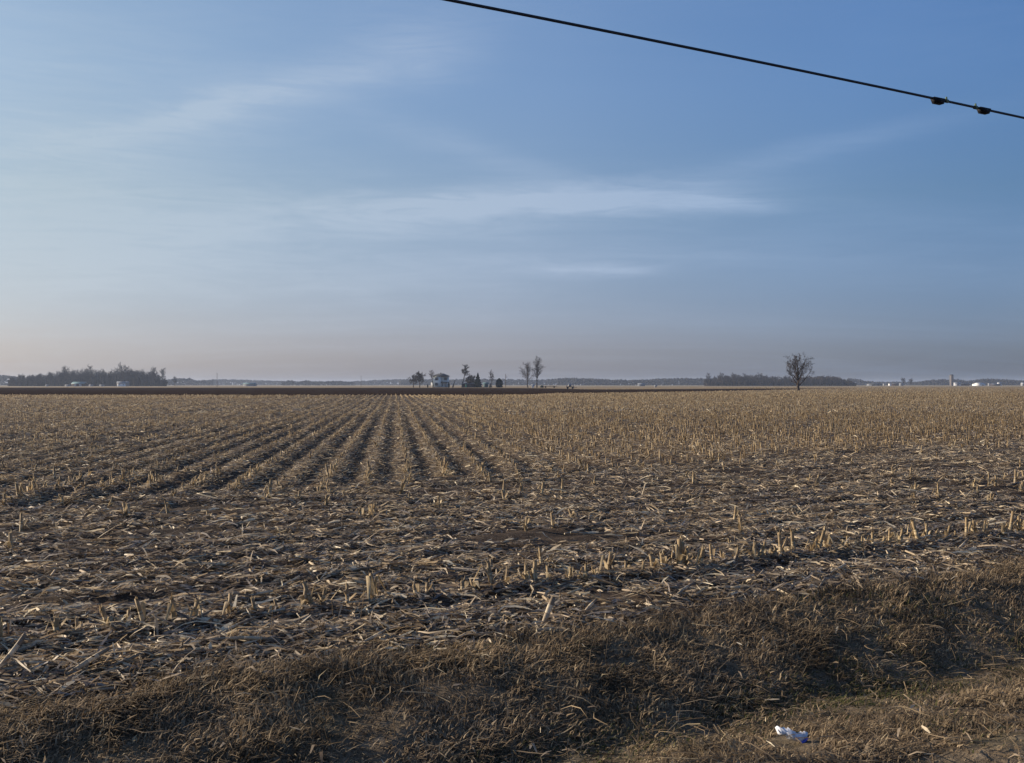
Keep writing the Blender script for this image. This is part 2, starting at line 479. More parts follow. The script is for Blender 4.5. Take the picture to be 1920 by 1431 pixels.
# ------------------------------------------------------------------ places given by bearing (photo column) and distance
def at(px, depth): return ((px-960)/1920*depth, depth)
def ground_at(px, py, zg=0.0):
    d = (CAMZ-zg)*1920/(py-721); x, y = at(px, d)
    return x, y

# ------------------------------------------------------------------ corn stubble
def in_view(x, y, m=.10, near=2.5):
    return (np.abs(x) < y*(.5+m)+near) & (y > 0)

def stub_batch(x, y, h, r, sides, leaves, rg, spread=1.0):
    """standing cut stalks with a ragged husk each, as one vertex/face set"""
    n = len(x); z = height(x, y)
    base = np.stack([x, y, z-.02], 1)
    lean = rg.normal(0, .16*spread, (n, 2))
    top = base+np.stack([lean[:, 0]*h, lean[:, 1]*h, h+.02], 1)
    parts = []
    if sides >= 3:
        parts.append(tubes(base, top, r*1.25, r*.92, sides, cap=True))
    else:
        # two crossed narrow blades
        for q in range(2):
            a = rg.uniform(0, math.pi, n) if q == 0 else a+math.pi/2
            o_ = np.stack([np.cos(a)*r*1.2, np.sin(a)*r*1.2, np.zeros(n)], 1)
            Vv = np.stack([base-o_, base+o_, top+o_*.8, top-o_*.8], 1).reshape(-1, 3)
            parts.append((Vv, [np.arange(4*n).reshape(-1, 4)]))
    for q in range(leaves):
        m_ = rg.random(n) < .75
        if not m_.any(): continue
        nn = m_.sum()
        a = rg.uniform(0, 2*math.pi, nn)
        hh = h[m_]*rg.uniform(.25, .95, nn)
        st = base[m_]+(top[m_]-base[m_])*(rg.uniform(.0, .5, nn)[:, None])
        outv = np.stack([np.cos(a), np.sin(a), np.zeros(nn)], 1)
        sd_ = np.stack([-np.sin(a), np.cos(a), np.zeros(nn)], 1)
        w = rg.uniform(.016, .042, nn)[:, None]*(1 if sides >= 3 else 1.6)
        mid = st+outv*.03+np.array([0, 0, 1.])*(hh*.55)[:, None]
        end = st+outv*rg.uniform(.03, .13, nn)[:, None]+np.array([0, 0, 1.])*(hh*rg.uniform(.2, 1.0, nn))[:, None]
        Vv = np.stack([st-sd_*w*.5, st+sd_*w*.5, mid+sd_*w*.5, mid-sd_*w*.5, end+sd_*w*.2, end-sd_*w*.2], 1).reshape(-1, 3)
        b6 = (np.arange(nn)*6)[:, None]
        parts.append((Vv, [b6+np.array([[0, 1, 2, 3]]), b6+np.array([[3, 2, 4, 5]])]))
    return merge(parts)

# positions of every plant in the long rows
def row_plants(y0, y1, dy, keep, rg, wrange):
    ks = np.arange(int(wrange[0]/ROW)-1, int(wrange[1]/ROW)+2)
    ys = np.arange(y0, y1, dy)
    K, YY = np.meshgrid(ks, ys, indexing='ij'); K = K.ravel().astype(float); YY = YY.ravel()
    YY = YY+rg.normal(0, dy*.3, len(YY))
    x = .259+K*ROW-.1146*YY
    for _ in range(2):
        x = x-(row_coord(x, YY)-K*ROW)
    x = x+rg.normal(0, .022, len(x))
    u, v = to_uv(x, YY)
    gap = fnoise(YY, K*3.7, .35, 41) > .30          # missing plants, run-over stretches
    m_ = in_view(x, YY) & (v > row_start(u)+rg.normal(0, .8, len(x))) & (rg.random(len(x)) < keep*row_strength(K)*1.1) & gap
    # two wheel tracks lay the stubble down
    return x[m_], YY[m_], K[m_]

rg = np.random.default_rng(21)
# nearest cross row (runs along the road)
uu = np.arange(-14, 26, .16); uu = uu+rg.normal(0, .035, len(uu))
vv = 8.03+rg.normal(0, .025, len(uu))+.12*(vnoise(uu*.3, uu*0, 9)-.5)
keep = rg.random(len(uu)) < np.where(uu < 1.2, .75, .95)
xa, ya = from_uv(uu[keep], vv[keep])
# scattered survivors of the other cross rows
xs, ys_ = [], []
for kx in range(1, 22):
    u2 = np.arange(-25, 45, .19); v2 = 8.03+ROW*kx+rg.normal(0, .03, len(u2))
    pr = .03+.40*np.clip(fnoise(u2, v2, .35, 51)-.60, 0, 1)*3
    m_ = (rg.random(len(u2)) < pr) & (v2 < row_start(u2)-.3)
    x, y = from_uv(u2[m_], v2[m_]); xs.append(x); ys_.append(y)
u3 = np.array([0.0]); 
xs, ys_ = np.concatenate(xs), np.concatenate(ys_)
x1, y1, k1 = row_plants(12, 62, .175, .90, rg, (-40, 50))
ax = np.concatenate([xa, xs, x1]); ay = np.concatenate([ya, ys_, y1])
src = np.concatenate([np.zeros(len(xa)), np.ones(len(xs)), np.full(len(x1), 2)])
okv = in_view(ax, ay, .0, .3)
dist = np.where(okv, np.hypot(ax, ay), 1e9)
order = np.argsort(dist)
indiv = order[:290]
rest = np.setdiff1d(np.arange(len(ax)), indiv)
rest = rest[in_view(ax[rest], ay[rest])]
dr = np.hypot(ax[rest], ay[rest])
nearm, midm = dr < 34, dr >= 34
def sizes(n, rg, y, x=None): return rg.uniform(.09, .22, n)*np.where(rg.random(n) < .06, 1.5, 1)*(1 if x is None else np.where(x < -.05*y, .72, 1.08)), rg.uniform(.010, .018, n)
n_ = nearm.sum(); h, r = sizes(n_, rg, ay[rest][nearm], ax[rest][nearm])
b1 = stub_batch(ax[rest][nearm], ay[rest][nearm], h, r, 5, 4, rg)
n_ = midm.sum(); h, r = sizes(n_, rg, ay[rest][midm], ax[rest][midm])
b2 = stub_batch(ax[rest][midm], ay[rest][midm], h*1.05, r*1.15, 3, 3, rg)
x2, y2, _ = row_plants(62, 125, .21, .75, rg, (-80, 90))
m_ = ~in_plough(x2, y2); x2, y2 = x2[m_], y2[m_]; n_ = len(x2); h, r = sizes(n_, rg, y2, x2)
b3 = stub_batch(x2, y2, h, r*1.5, 3, 1, rg)
x3, y3, _ = row_plants(125, 200, .45, .65, rg, (-125, 140))
m_ = ~in_plough(x3, y3); x3, y3 = x3[m_], y3[m_]; n_ = len(x3); h, r = sizes(n_, rg, 0)
b4 = stub_batch(x3, y3, h, r*3.2, 3, 0, rg)
n4 = 24000
y4 = 200+(rg.random(n4)**1.5)*520; x4 = rg.uniform(-.02, .56, n4)*y4
m_ = ~in_plough(x4, y4) & ((x4 > 100) | (y4 < 400)); x4, y4 = x4[m_], y4[m_]; n_ = len(x4); h, r = sizes(n_, rg, 0)
b5 = stub_batch(x4, y4, h, r*6, 3, 0, rg)
# ground the far ploughed edge hides behind: same on the left
print('stubs', len(rest), len(x2), len(x3), len(x4))
link_obj('corn_stubble', mesh('corn_stubble', *merge([b1, b2]), 'stub'), kind='stuff', label='rows of short pale cut corn stalks standing across the middle of the field', cat='corn stubble')
link_obj('distant_corn_stubble', mesh('distant_corn_stubble', *merge([b3, b4, b5]), 'farstub'), kind='stuff', label='far corn stubble closing up into a straw-coloured mat towards the horizon', cat='corn stubble')

# single stubs, one object each
def stub_mesh(i):
    rg = np.random.default_rng(100+i)
    h = rg.uniform(.10, .21) if i % 6 else .26
    r = rg.uniform(.011, .0185)
    ln = rg.normal(0, .10, 2)
    pts = [np.array([0, 0, -.04]), np.array([ln[0]*h*.2, ln[1]*h*.2, .03]), np.array([ln[0]*h*.55, ln[1]*h*.55, h*.55]), np.array([ln[0]*h, ln[1]*h, h])]
    rr = [r*1.6, r*1.25, r*1.02, r*.95]
    P0 = np.array(pts[:-1]); P1 = np.array(pts[1:])
    v, f = tubes(P0, P1, rr[:-1], rr[1:], 7, cap=True)
    # slanting, splintered cut
    v2, f2 = [], []
    for q in range(4):
        a = rg.uniform(0, 6.28); o_ = np.array([math.cos(a)*r*.85, math.sin(a)*r*.85, 0]); s_ = np.array([-math.sin(a), math.cos(a), 0])*r*.5
        b_ = pts[-1]+o_-[0, 0, .02]
        v2 += [b_-s_, b_+s_, b_+o_*rg.uniform(0, 1.2)+[0, 0, rg.uniform(.03, .06)]]; f2.append([3*q, 3*q+1, 3*q+2])
    # a node ring
    zn = h*rg.uniform(.35, .6); cn = np.array([ln[0]*zn, ln[1]*zn, zn])
    ring = tubes(np.array([cn-[0, 0, .006], cn]), np.array([cn, cn+[0, 0, .006]]), [r*1.0, r*1.28], [r*1.28, r*1.0], 7)
    v, f = merge([(v, f), (np.array(v2), [np.array(f2)]), ring])
    top = v[:, 2] > h-.03
    v[top, 2] += v[top, 0]*rg.uniform(-.8, .8)+v[top, 1]*rg.uniform(-.8, .8)
    # brace roots
    a = rg.uniform(0, 6.28, 5)
    rt = tubes(np.stack([np.cos(a)*r, np.sin(a)*r, np.full(5, .035)], 1), np.stack([np.cos(a)*.04, np.sin(a)*.04, np.full(5, -.02)], 1), .004, .002, 3)
    v, f = merge([(v, f), rt])
    sm = mesh('corn_stub', v, f, 'stub')
    n = int(rg.integers(2, 5))
    parts = []
    for q in range(n):
        a = rg.uniform(0, 6.28); w = rg.uniform(.024, .055); hh = h*rg.uniform(.35, .95)
        o_ = np.array([math.cos(a), math.sin(a), 0]); s_ = np.array([-math.sin(a), math.cos(a), 0])
        rch = rg.uniform(.03, .16); fall = rg.uniform(-.2, 1.0)
        c_ = [o_*.01+[0, 0, .01], o_*.017+[0, 0, hh*.5], o_*(.02+rch*.35)+[0, 0, hh*.95], o_*(.02+rch)+[0, 0, hh*fall]]
        ww = [w*.8, w, w*.8, w*.15]
        vv = []
        for p_, w_ in zip(c_, ww):
            vv += [p_-s_*w_*.5, p_+o_*.006, p_+s_*w_*.5]
        ff = []
        for k in range(3):
            b = k*3
            ff += [[b, b+1, b+4, b+3], [b+1, b+2, b+5, b+4]]
        parts.append((np.array(vv), [np.array(ff)]))
    return sm, mesh('husk', *merge(parts), 'stub')
SM = [stub_mesh(i) for i in range(14)]
_ones = ['zeroth', 'first', 'second', 'third', 'fourth', 'fifth', 'sixth', 'seventh', 'eighth', 'ninth', 'tenth', 'eleventh', 'twelfth', 'thirteenth', 'fourteenth', 'fifteenth', 'sixteenth', 'seventeenth', 'eighteenth', 'nineteenth']
def ordinal(n):
    if n < 20: return _ones[n]
    t = ['', '', 'twent', 'thirt', 'fort', 'fift', 'sixt', 'sevent', 'eight', 'ninet'][n//10]
    return t+'ieth' if n % 10 == 0 else t+'y-'+_ones[n % 10]
kk_all = np.concatenate([np.zeros(len(xa)+len(xs)), k1])
info = {}
A0 = sorted([i for i in indiv if src[i] == 0], key=lambda i: ax[i]/ay[i])
for n, i in enumerate(A0):
    tone = 'husk-wrapped' if n % 2 else 'pale'
    info[i] = (ordinal(n+1)+' cut stalk from the left in the nearest cross row along the verge', 'stalk stubs of the nearest cross row')
B0 = [i for i in indiv if src[i] == 1]
bands = [(0, 10.2, 'just behind the nearest cross row'), (10.2, 12.0, 'on the near half of the flattened headland'), (12.0, 14.5, 'on the far half of the flattened headland'), (14.5, 99, 'close before the ends of the long rows')]
for lo, hi, txt in bands:
    m_ = sorted([i for i in B0 if lo <= to_uv(ax[i], ay[i])[1] < hi], key=lambda i: ax[i]/ay[i])
    for n, i in enumerate(m_):
        info[i] = (ordinal(n+1)+' lone cut stalk from the left '+txt, 'lone stalk stubs on the headland')
C0 = [i for i in indiv if src[i] == 2]
for kq in sorted({int(kk_all[i]) for i in C0}):
    m_ = sorted([i for i in C0 if int(kk_all[i]) == kq], key=lambda i: ay[i])
    side = 'along the long row running straight away from the viewer' if kq == 0 else 'along the '+ordinal(abs(kq))+' long row '+('left' if kq < 0 else 'right')+' of the straight one'
    for n, i in enumerate(m_):
        info[i] = (ordinal(n+1)+' stub '+side, 'stalk stubs at the near ends of the long rows')
for idx in indiv:
    x, y = float(ax[idx]), float(ay[idx])
    sm, hm = SM[random.randrange(14)]
    lb, gp = info[idx]
    o = link_obj('corn_stub', sm, loc=(x, y, float(height(x, y))), rot=(random.gauss(0, .12), random.gauss(0, .14), random.uniform(0, 6.28)), label=lb, cat='corn stub', group=gp)
    s = random.uniform(.9, 1.2); o.scale = (s, s, s*random.uniform(.9, 1.2)*(.92 if src[idx] == 0 else .82))
    link_obj('husk', hm, parent=o)

# ------------------------------------------------------------------ crop residue
def scatter(n, ymin, ymax, rg, power=2.0, m=.10, near=2.0):
    y = (ymin**power+rg.random(n)*(ymax**power-ymin**power))**(1/power)
    x = rg.uniform(-1, 1, n)*(y*(.5+m)+near)
    return x, y
def residue_density(x, y, rg):
    u, v = to_uv(x, y)
    ph = row_coord(x, y)/ROW; dd = np.abs(ph-np.round(ph))*ROW
    inrow = v > row_start(u)
    rowid = np.round(ph)
    rowamp = (.55+.9*vnoise(rowid*1.7, rowid*0+2, 77))*np.clip(row_strength(rowid)*1.3, .2, 1.5)
    rs = row_strength(rowid)
    p = np.where(inrow, (np.exp(-(dd/.15)**2)*1.35*rowamp+.15+.28*np.clip(fnoise(x, y, .5, 61)-.45, 0, 1)*2), .58+1.05*(fnoise(x, y, .8, 62)-.5)*2)
    p = p*np.clip((v-EDGE+.15)/.5, 0, 1)
    hv = (v-8.03)
    return p, inrow
rg = np.random.default_rng(33)
parts_t, parts_g = [], []
def res_pass(n, y0, y1, seg, lw, ll, power, zoff=.012):
    x, y = scatter(n, y0, y1, rg, power)
    p, inrow = residue_density(x, y, rg)
    m_ = (rg.random(len(x)) < p) & ~in_plough(x, y)
    x, y, inrow = x[m_], y[m_], inrow[m_]
    ddr = np.abs(row_coord(x, y)/ROW-np.round(row_coord(x, y)/ROW))*ROW
    pile = np.where(inrow, np.exp(-(ddr/.12)**2)*.09, .02*np.clip((to_uv(x, y)[1]-6.6)/2, .2, 1))
    nn = len(x)
    z = height(x, y)+zoff*rg.uniform(.2, 1.6, nn)+pile*rg.random(nn)
    # the chopper threw most of it across the line of travel
    azm = np.where(rg.random(nn) < .55, rg.normal(R(18), .55, nn), rg.uniform(0, math.pi, nn))
    L = rg.uniform(*ll, nn)*np.where(rg.random(nn) < .08, 1.8, 1); Wd = rg.uniform(*lw, nn)
    pitch = rg.normal(0, .22, nn); arch = np.abs(rg.normal(.0, .10, nn)); roll = rg.normal(0, .8, nn)
    z += np.abs(np.sin(pitch))*L*.3
    grey = rg.random(nn) < np.clip(.30+1.2*(fnoise(x, y, .7, 71)-.5), .08, .75)
    for sel, lst in ((~grey, parts_t), (grey, parts_g)):
        if sel.any():
            lst.append(strips(np.stack([x, y, z], 1)[sel], azm[sel], L[sel], Wd[sel], pitch[sel], arch[sel], roll[sel], seg))
    return nn
c1 = res_pass(215000, 5.0, 17, 2, (.008, .027), (.035, .19), 1.6)
c2 = res_pass(210000, 16, 32, 1, (.016, .042), (.05, .20), 1.7)
c3 = res_pass(170000, 30, 62, 1, (.025, .06), (.07, .26), 1.7)
c4 = res_pass(150000, 60, 130, 1, (.05, .10), (.18, .50), 1.5)
# long curled leaf blades lying over the rest
x, y = scatter(26000, 6, 34, rg, 1.6)
p, _ = residue_density(x, y, rg); m_ = rg.random(len(x)) < p*.9; x, y = x[m_], y[m_]; nn = len(x)
azl = rg.uniform(0, math.pi, nn); Ll = rg.uniform(.16, .46, nn)
lf = strips(np.stack([x, y, height(x, y)+rg.uniform(.015, .06, nn)], 1), azl, Ll, rg.uniform(.008, .022, nn), rg.normal(0, .10, nn), np.abs(rg.normal(0, .10, nn)), rg.normal(0, .9, nn), 4, rg.normal(0, 1.0, nn))
parts_t.append(lf)
# round stalk pieces
x, y = scatter(22000, 6, 45, rg, 1.6)
p, _ = residue_density(x, y, rg); m_ = rg.random(len(x)) < p*.8; x, y = x[m_], y[m_]; nn = len(x)
a = np.where(rg.random(nn) < .5, rg.normal(R(18), .6, nn), rg.uniform(0, math.pi, nn)); L = rg.uniform(.05, .26, nn)*.5; pt = rg.normal(0, .15, nn)
dv = np.stack([np.cos(a)*np.cos(pt), np.sin(a)*np.cos(pt), np.sin(pt)], 1)*L[:, None]
cc = np.stack([x, y, height(x, y)+.02+np.abs(np.sin(pt))*L*.8], 1)
parts_t.append(tubes(cc-dv, cc+dv, .009, .011, 5, cap=True))
print('residue', c1, c2, c3, c4)
link_obj('corn_residue', mesh('corn_residue', *merge(parts_t), 'residue'), kind='stuff', label='tan chopped corn leaves and husks strewn over the ground', cat='corn residue')
link_obj('weathered_corn_residue', mesh('weathered_corn_residue', *merge(parts_g), 'greyres'), kind='stuff', label='grey weathered corn leaves lying between the tan ones', cat='corn residue')

# longer loose stalks, each an object
def stalk_mesh(i, L, r=.012):
    rg = np.random.default_rng(300+i)
    n = 5
    t = np.linspace(-.5, .5, n)
    P = np.stack([t*L, .04*L*np.sin(t*5+i)*rg.uniform(-1, 1), .03*L*np.cos(t*4)*rg.uniform(-1, 1)], 1)
    rr = np.array([r*.9, r, r*1.1, r, r*.85])*rg.uniform(.85, 1.15, n)
    parts = [tubes(P[:-1], P[1:], rr[:-1], rr[1:], 6, cap=True)]
    parts.append(tubes(P[:1], P[:1]-[[.001, 0, 0]], rr[0], .002, 6, cap=True))
    if i % 2:
        c_ = P[2]
        v, f = strips(np.array([c_+[0.04, .02, .0]]), np.array([rg.uniform(-.5, .5)]), np.array([.22]), np.array([.035]), np.array([.1]), np.array([.1]), np.array([.6]), 3)
        parts.append((v, f))
    return mesh('corn_stalk', *merge(parts), 'residue')
ST = [stalk_mesh(i, l) for i, l in enumerate([.24, .30, .36, .42, .5, .28, .34, .6])]
xs, ys2 = scatter(330, 6.6, 15.5, np.random.default_rng(5), 1.5, 0.02, .2)
cand = []
for x, y in zip(xs, ys2):
    u, v = to_uv(x, y)
    if v < EDGE+.35 or abs(x) > y*.5+.2 or len(cand) >= 120: continue
    cand.append((float(x), float(y), float(v)))
for lo, hi, txt in ((0, 7.75, 'between the verge and the nearest stubble row'), (7.75, 8.5, 'among the stubs of the nearest cross row'), (8.5, 10.2, 'just behind the nearest cross row'), (10.2, 12, 'on the near half of the headland'), (12, 99, 'on the far half of the headland')):
    for n, (x, y, v) in enumerate(sorted([c_ for c_ in cand if lo <= c_[2] < hi], key=lambda c_: c_[0]/c_[1])):
        link_obj('corn_stalk', ST[random.randrange(8)], loc=(x, y, float(height(x, y))+.03), rot=(0, random.gauss(0, .13), random.gauss(R(15), .7)),
                 label=ordinal(n+1)+' loose broken stalk from the left '+txt, cat='corn stalk', group='loose stalks '+txt)
def special(px, py, L, rot, label, r=.016, zup=.0):
    x, y = ground_at(px, py, .0)
    z = float(height(x, y))
    me = stalk_mesh(int(px) % 97 * 2, L, r)
    link_obj('corn_stalk', me, loc=(x, y, z+zup), rot=rot, label=label, cat='corn stalk')
special(1026, 1172, .27, (0, R(-64), R(25)), 'thick pale stalk piece propped up steeply in front of the nearest stubble row', .019, .10)
special(1030, 1188, .20, (0, R(3), R(12)), 'pale split stalk lying flat at the foot of the propped-up stalk', .02, .03)
special(1105, 1150, .18, (0, R(-38), R(30)), 'short stalk piece leaning up to the right beside the propped-up one', .012, .06)
special(18, 1262, .30, (0, R(-50), R(35)), 'pale stalk leaning up at the left edge of the picture', .016, .10)
special(165, 1262, .30, (0, R(-25), R(40)), 'stalk slanting up to the right near the lower left corner', .014, .07)
special(700, 1208, .26, (0, R(-18), R(35)), 'stalk slanting up just above the verge, left of the middle', .012, .06)
special(1370, 1113, .36, (0, R(-6), R(-22)), 'bent pinkish stalk lying above the verge right of the middle', .012, .05)
special(1280, 1122, .30, (0, R(-22), R(35)), 'stalk leaning left down beside the bent pinkish stalk', .012, .06)
special(1800, 1035, .40, (0, R(-20), R(40)), 'long stalk slanting up near the right edge of the field', .012, .07)

# ------------------------------------------------------------------ verge grass
def grass(n, u0, u1, v0, v1, rg, wmul=1.0):
    u = rg.uniform(u0, u1, n); v = rg.uniform(v0, v1, n)
    x, y = from_uv(u, v)
    edge = EDGE+.05+.35*(fnoise(u, u*0, .8, 81)-.5)*2
    tuft = fnoise(x, y, 2.6, 82, 3); big = fnoise(x, y, .8, 83)
    ditch = np.exp(-((v-5.0)/.35)**2)
    bank = np.clip((3.95-v)/.4, 0, 1)
    dens = np.clip((tuft-.20)*3.4, .50, 1)*np.where(bank > .5, .30, 1)*np.where(v > edge, .10, 1)
    m_ = rg.random(n) < dens
    u, v, x, y, tuft, big, ditch, bank = [q[m_] for q in (u, v, x, y, tuft, big, ditch, bank)]
    nn = len(x)
    # each tuft has its own lie
    ang = (fnoise(x, y, 1.7, 84, 2)*3.2+R(-60))*1.6+rg.normal(0, .95, nn)
    Lh = (.045+.065*np.clip(tuft-.3, 0, 1)*1.7+.03*np.exp(-((v-6.45)/.3)**2))*rg.uniform(.5, 1.3, nn)*np.where(bank > .5, .5, 1)*(1-.35*ditch)
    lie = np.clip(rg.normal(1.25, .40, nn), .1, 1.85)
    z = height(x, y)-.01
    h_ = np.stack([np.cos(ang), np.sin(ang)], 1)
    s_ = np.stack([-np.sin(ang), np.cos(ang)], 1)
    w = rg.uniform(.0022, .0054, nn)*wmul*np.where(rg.random(nn) < .04, 2.2, 1)
    b = np.stack([x, y, z], 1)
    mid = b.copy(); mid[:, :2] += h_*(Lh*.45*np.sin(lie*.7))[:, None]; mid[:, 2] += Lh*.55*np.cos(lie*.6)
    tip = mid.copy(); tip[:, :2] += h_*(Lh*.8*np.sin(lie))[:, None]+rg.normal(0, .01, (nn, 2)); tip[:, 2] += Lh*.5*np.cos(lie*1.35)
    sd_ = np.concatenate([s_*w[:, None], np.zeros((nn, 1))], 1)
    Vv = np.stack([b-sd_, b+sd_, mid+sd_*.9, mid-sd_*.9, tip], 1).reshape(-1, 3)
    k = np.arange(nn)
    lx, ly = at(1484, 5.87)
    Vv.reshape(-1, 5, 3)[(np.hypot(x-lx, (y-ly)*.7) < .15), 2:, 2] -= .05
    green = (rg.random(nn) < np.clip(ditch*.55+.8*(big-.55), 0.0, .6))
    res = []
    for sel in (~green, green):
        kk = np.arange(sel.sum())*5
        vv = Vv.reshape(-1, 5, 3)[sel].reshape(-1, 3)
        res.append((vv, [np.stack([kk, kk+1, kk+2, kk+3], 1), np.stack([kk+3, kk+2, kk+4], 1)]))
    return res
rg = np.random.default_rng(44)
ga = grass(350000, -2.5, 12.5, 2.9, 7.1, rg)
gb = grass(30000, 12.5, 40, 3.0, 6.9, rg, 2.2)
gc = grass(16000, -12, -2.5, 3.0, 6.9, rg, 2.2)
print('grass', len(ga[0][0])//5, len(ga[1][0])//5)
link_obj('dead_grass', mesh('dead_grass', *merge([ga[0], gb[0], gc[0]]), 'grass'), kind='stuff', label='matted brown winter grass on the ditch banks', cat='grass')
link_obj('green_grass', mesh('green_grass', *merge([ga[1], gb[1], gc[1]]), 'greengrass'), kind='stuff', label='dull green grass low in the ditch', cat='grass')

# flattened pale straws and a few dead stems standing above the mat
rg = np.random.default_rng(52)
n = 5200
u = rg.uniform(-2, 12, n); v = rg.uniform(3.2, 7.0, n); x, y = from_uv(u, v)
k_ = rg.random(n) < np.clip((fnoise(x, y, 1.1, 93)-.35)*3, .1, 1); u, v, x, y = u[k_], v[k_], x[k_], y[k_]; n = len(x)
straw = strips(np.stack([x, y, height(x, y)+rg.uniform(.02, .07, n)], 1), rg.normal(R(30), .7, n), rg.uniform(.12, .38, n), rg.uniform(.004, .009, n), rg.normal(0, .15, n), np.abs(rg.normal(0, .2, n)), rg.normal(0, .8, n), 3, rg.normal(0, .8, n))
link_obj('flattened_straw', mesh('flattened_straw', *straw, 'grass'), kind='stuff', label='long flattened dead grass stems lying over the verge', cat='grass')
n = 340
u = rg.uniform(-2, 12, n); v = rg.normal(6.2, .7, n); x, y = from_uv(u, v)
hh = rg.uniform(.08, .26, n); b_ = np.stack([x, y, height(x, y)], 1)
m1 = b_+np.stack([rg.normal(0, .03, n), rg.normal(0, .03, n), hh*.6], 1); t1 = m1+np.stack([rg.normal(0, .06, n), rg.normal(0, .06, n), hh*.35], 1)
e1 = t1+(t1-m1)*.35
wd_ = merge([tubes(b_, m1, .0025, .002, 3), tubes(m1, t1, .002, .0015, 3), tubes(t1, e1, .006, .002, 4)])
link_obj('dead_weeds', mesh('dead_weeds', *wd_, 'grass'), kind='stuff', label='thin dead weed stems with seed heads along the top of the bank', cat='weeds')

# broad dead leaves and a few blown husks on the verge
n = 900
u = rg.uniform(-2, 12, n); v = rg.uniform(3.0, 6.8, n); x, y = from_uv(u, v)
L = rg.uniform(.03, .11, n)
link_obj('blown_leaves', mesh('blown_leaves', *strips(np.stack([x, y, height(x, y)+rg.uniform(.03, .09, n)], 1), rg.uniform(0, 6.28, n), L, L*rg.uniform(.08, .2, n), rg.normal(0, .3, n), np.abs(rg.normal(0, .3, n)), rg.normal(0, .7, n), 2), 'residue'),
         kind='stuff', label='bits of dead leaf blown into the verge grass', cat='dead leaves')

# white litter in the ditch
def litter(px, py, zg, length, name, label, cat, ang=-.45, curl=.5):
    d = (CAMZ-zg)*1920/(py-721); x, y = at(px, d)
    rg = np.random.default_rng(int(px))
    root = link_obj(name, None, loc=(x, y, float(height(x, y))+.025), rot=(0, 0, 0), label=label, cat=cat)
    nu, nv = 15, 6
    t = np.linspace(0, 1, nu)
    # crumpled bag: a long fold with the far end kinked upward
    cx_ = (t-.5)*length; cy_ = -.28*length*t+.36*length*np.clip(t-.72, 0, 1)*2.2
    cz_ = .05-.05*t+.10*np.clip(t-.75, 0, 1)
    w_ = .032*(.65+.5*np.sin(t*math.pi)+.12*np.sin(t*17))
    vv = []
    for i in range(nu):
        for j in range(nv):
            a = j/nv*2*math.pi
            vv.append([cx_[i]+rg.normal(0, .003), cy_[i]+math.cos(a)*w_[i]*1.2+rg.normal(0, .004), cz_[i]+math.sin(a)*w_[i]*.7+rg.normal(0, .004)])
    ff = [[i*nv+j, i*nv+(j+1) % nv, (i+1)*nv+(j+1) % nv, (i+1)*nv+j] for i in range(nu-1) for j in range(nv)]
    link_obj('crumpled_sheet', mesh('crumpled_sheet', np.array(vv), [np.array(ff), np.array([list(range(nv))[::-1]]), np.array([list(range((nu-1)*nv, nu*nv))])], 'litter'), parent=root)
    tb = tubes(np.array([[length*.22, cy_[11]-.035, cz_[11]-.02], [length*.36, cy_[13]-.035, cz_[13]-.02]]), np.array([[length*.36, cy_[13]-.035, cz_[13]-.02], [length*.47, cy_[14]-.03, cz_[14]-.01]]), .009, .009, 6, True)
    link_obj('blue_edge', mesh('blue_edge', *tb, 'litterblue'), parent=root, label='blue printed lower edge of the white litter')
litter(1484, 1398, -.22, .165, 'plastic_litter', 'crumpled white plastic bag with a blue edge lying in the grassy ditch', 'litter')

# ------------------------------------------------------------------ overhead cable with its clamps
cu = np.linspace(-60, 80, 141)
CV = 7.0
def cable_pt(u): 
    x, y = from_uv(u, CV); return np.stack([x, y, 4.765-.0012*np.minimum(np.abs(np.asarray(u)-5.3), 6)**2-.0144*np.maximum(np.abs(np.asarray(u)-5.3)-6, 0)], -1)
cp = cable_pt(cu)
v, f = tubes(cp[:-1], cp[1:], .013, .013, 8)
cab = link_obj('overhead_cable', mesh('overhead_cable', v, f, 'cable', True), label='single black overhead cable crossing the upper right sky', cat='cable')
def clamp_at(px):
    dirx = (px-960)/1920
    dep = CV/(-dirx*SU+CU); x = dirx*dep
    return to_uv(x, dep)[0]
for i, px in enumerate((1759, 1845)):
    uc = clamp_at(px); c_ = cable_pt(np.array([uc]))[0]
    ax_ = np.array([CU, SU, 0]); sx_ = np.array([-SU, CU, 0])
    prof = [(-.085, .01), (.085, .01), (.058, -.046), (-.050, -.046)]
    vv = []
    for s in (-.028, .028):
        for a, z in prof: vv.append(c_+ax_*a+sx_*s+[0, 0, z])
    ff = np.array([[0, 1, 2, 3], [7, 6, 5, 4], [0, 4, 5, 1], [1, 5, 6, 2], [2, 6, 7, 3], [3, 7, 4, 0]])
    cl = link_obj('clamp', mesh('clamp', np.array(vv), [ff], 'clampmetal'), parent=cab)
    su = .13 if i == 0 else -.13
    q = c_+ax_*su
    ring = tubes(np.array([q-ax_*.02, q+[0, 0, .012]]), np.array([q+ax_*.02, q+[0, 0, .042]]), [.020, .012], [.020, .009], 8, True)
    link_obj('strap', mesh('strap', *ring, 'straptape'), parent=cl)

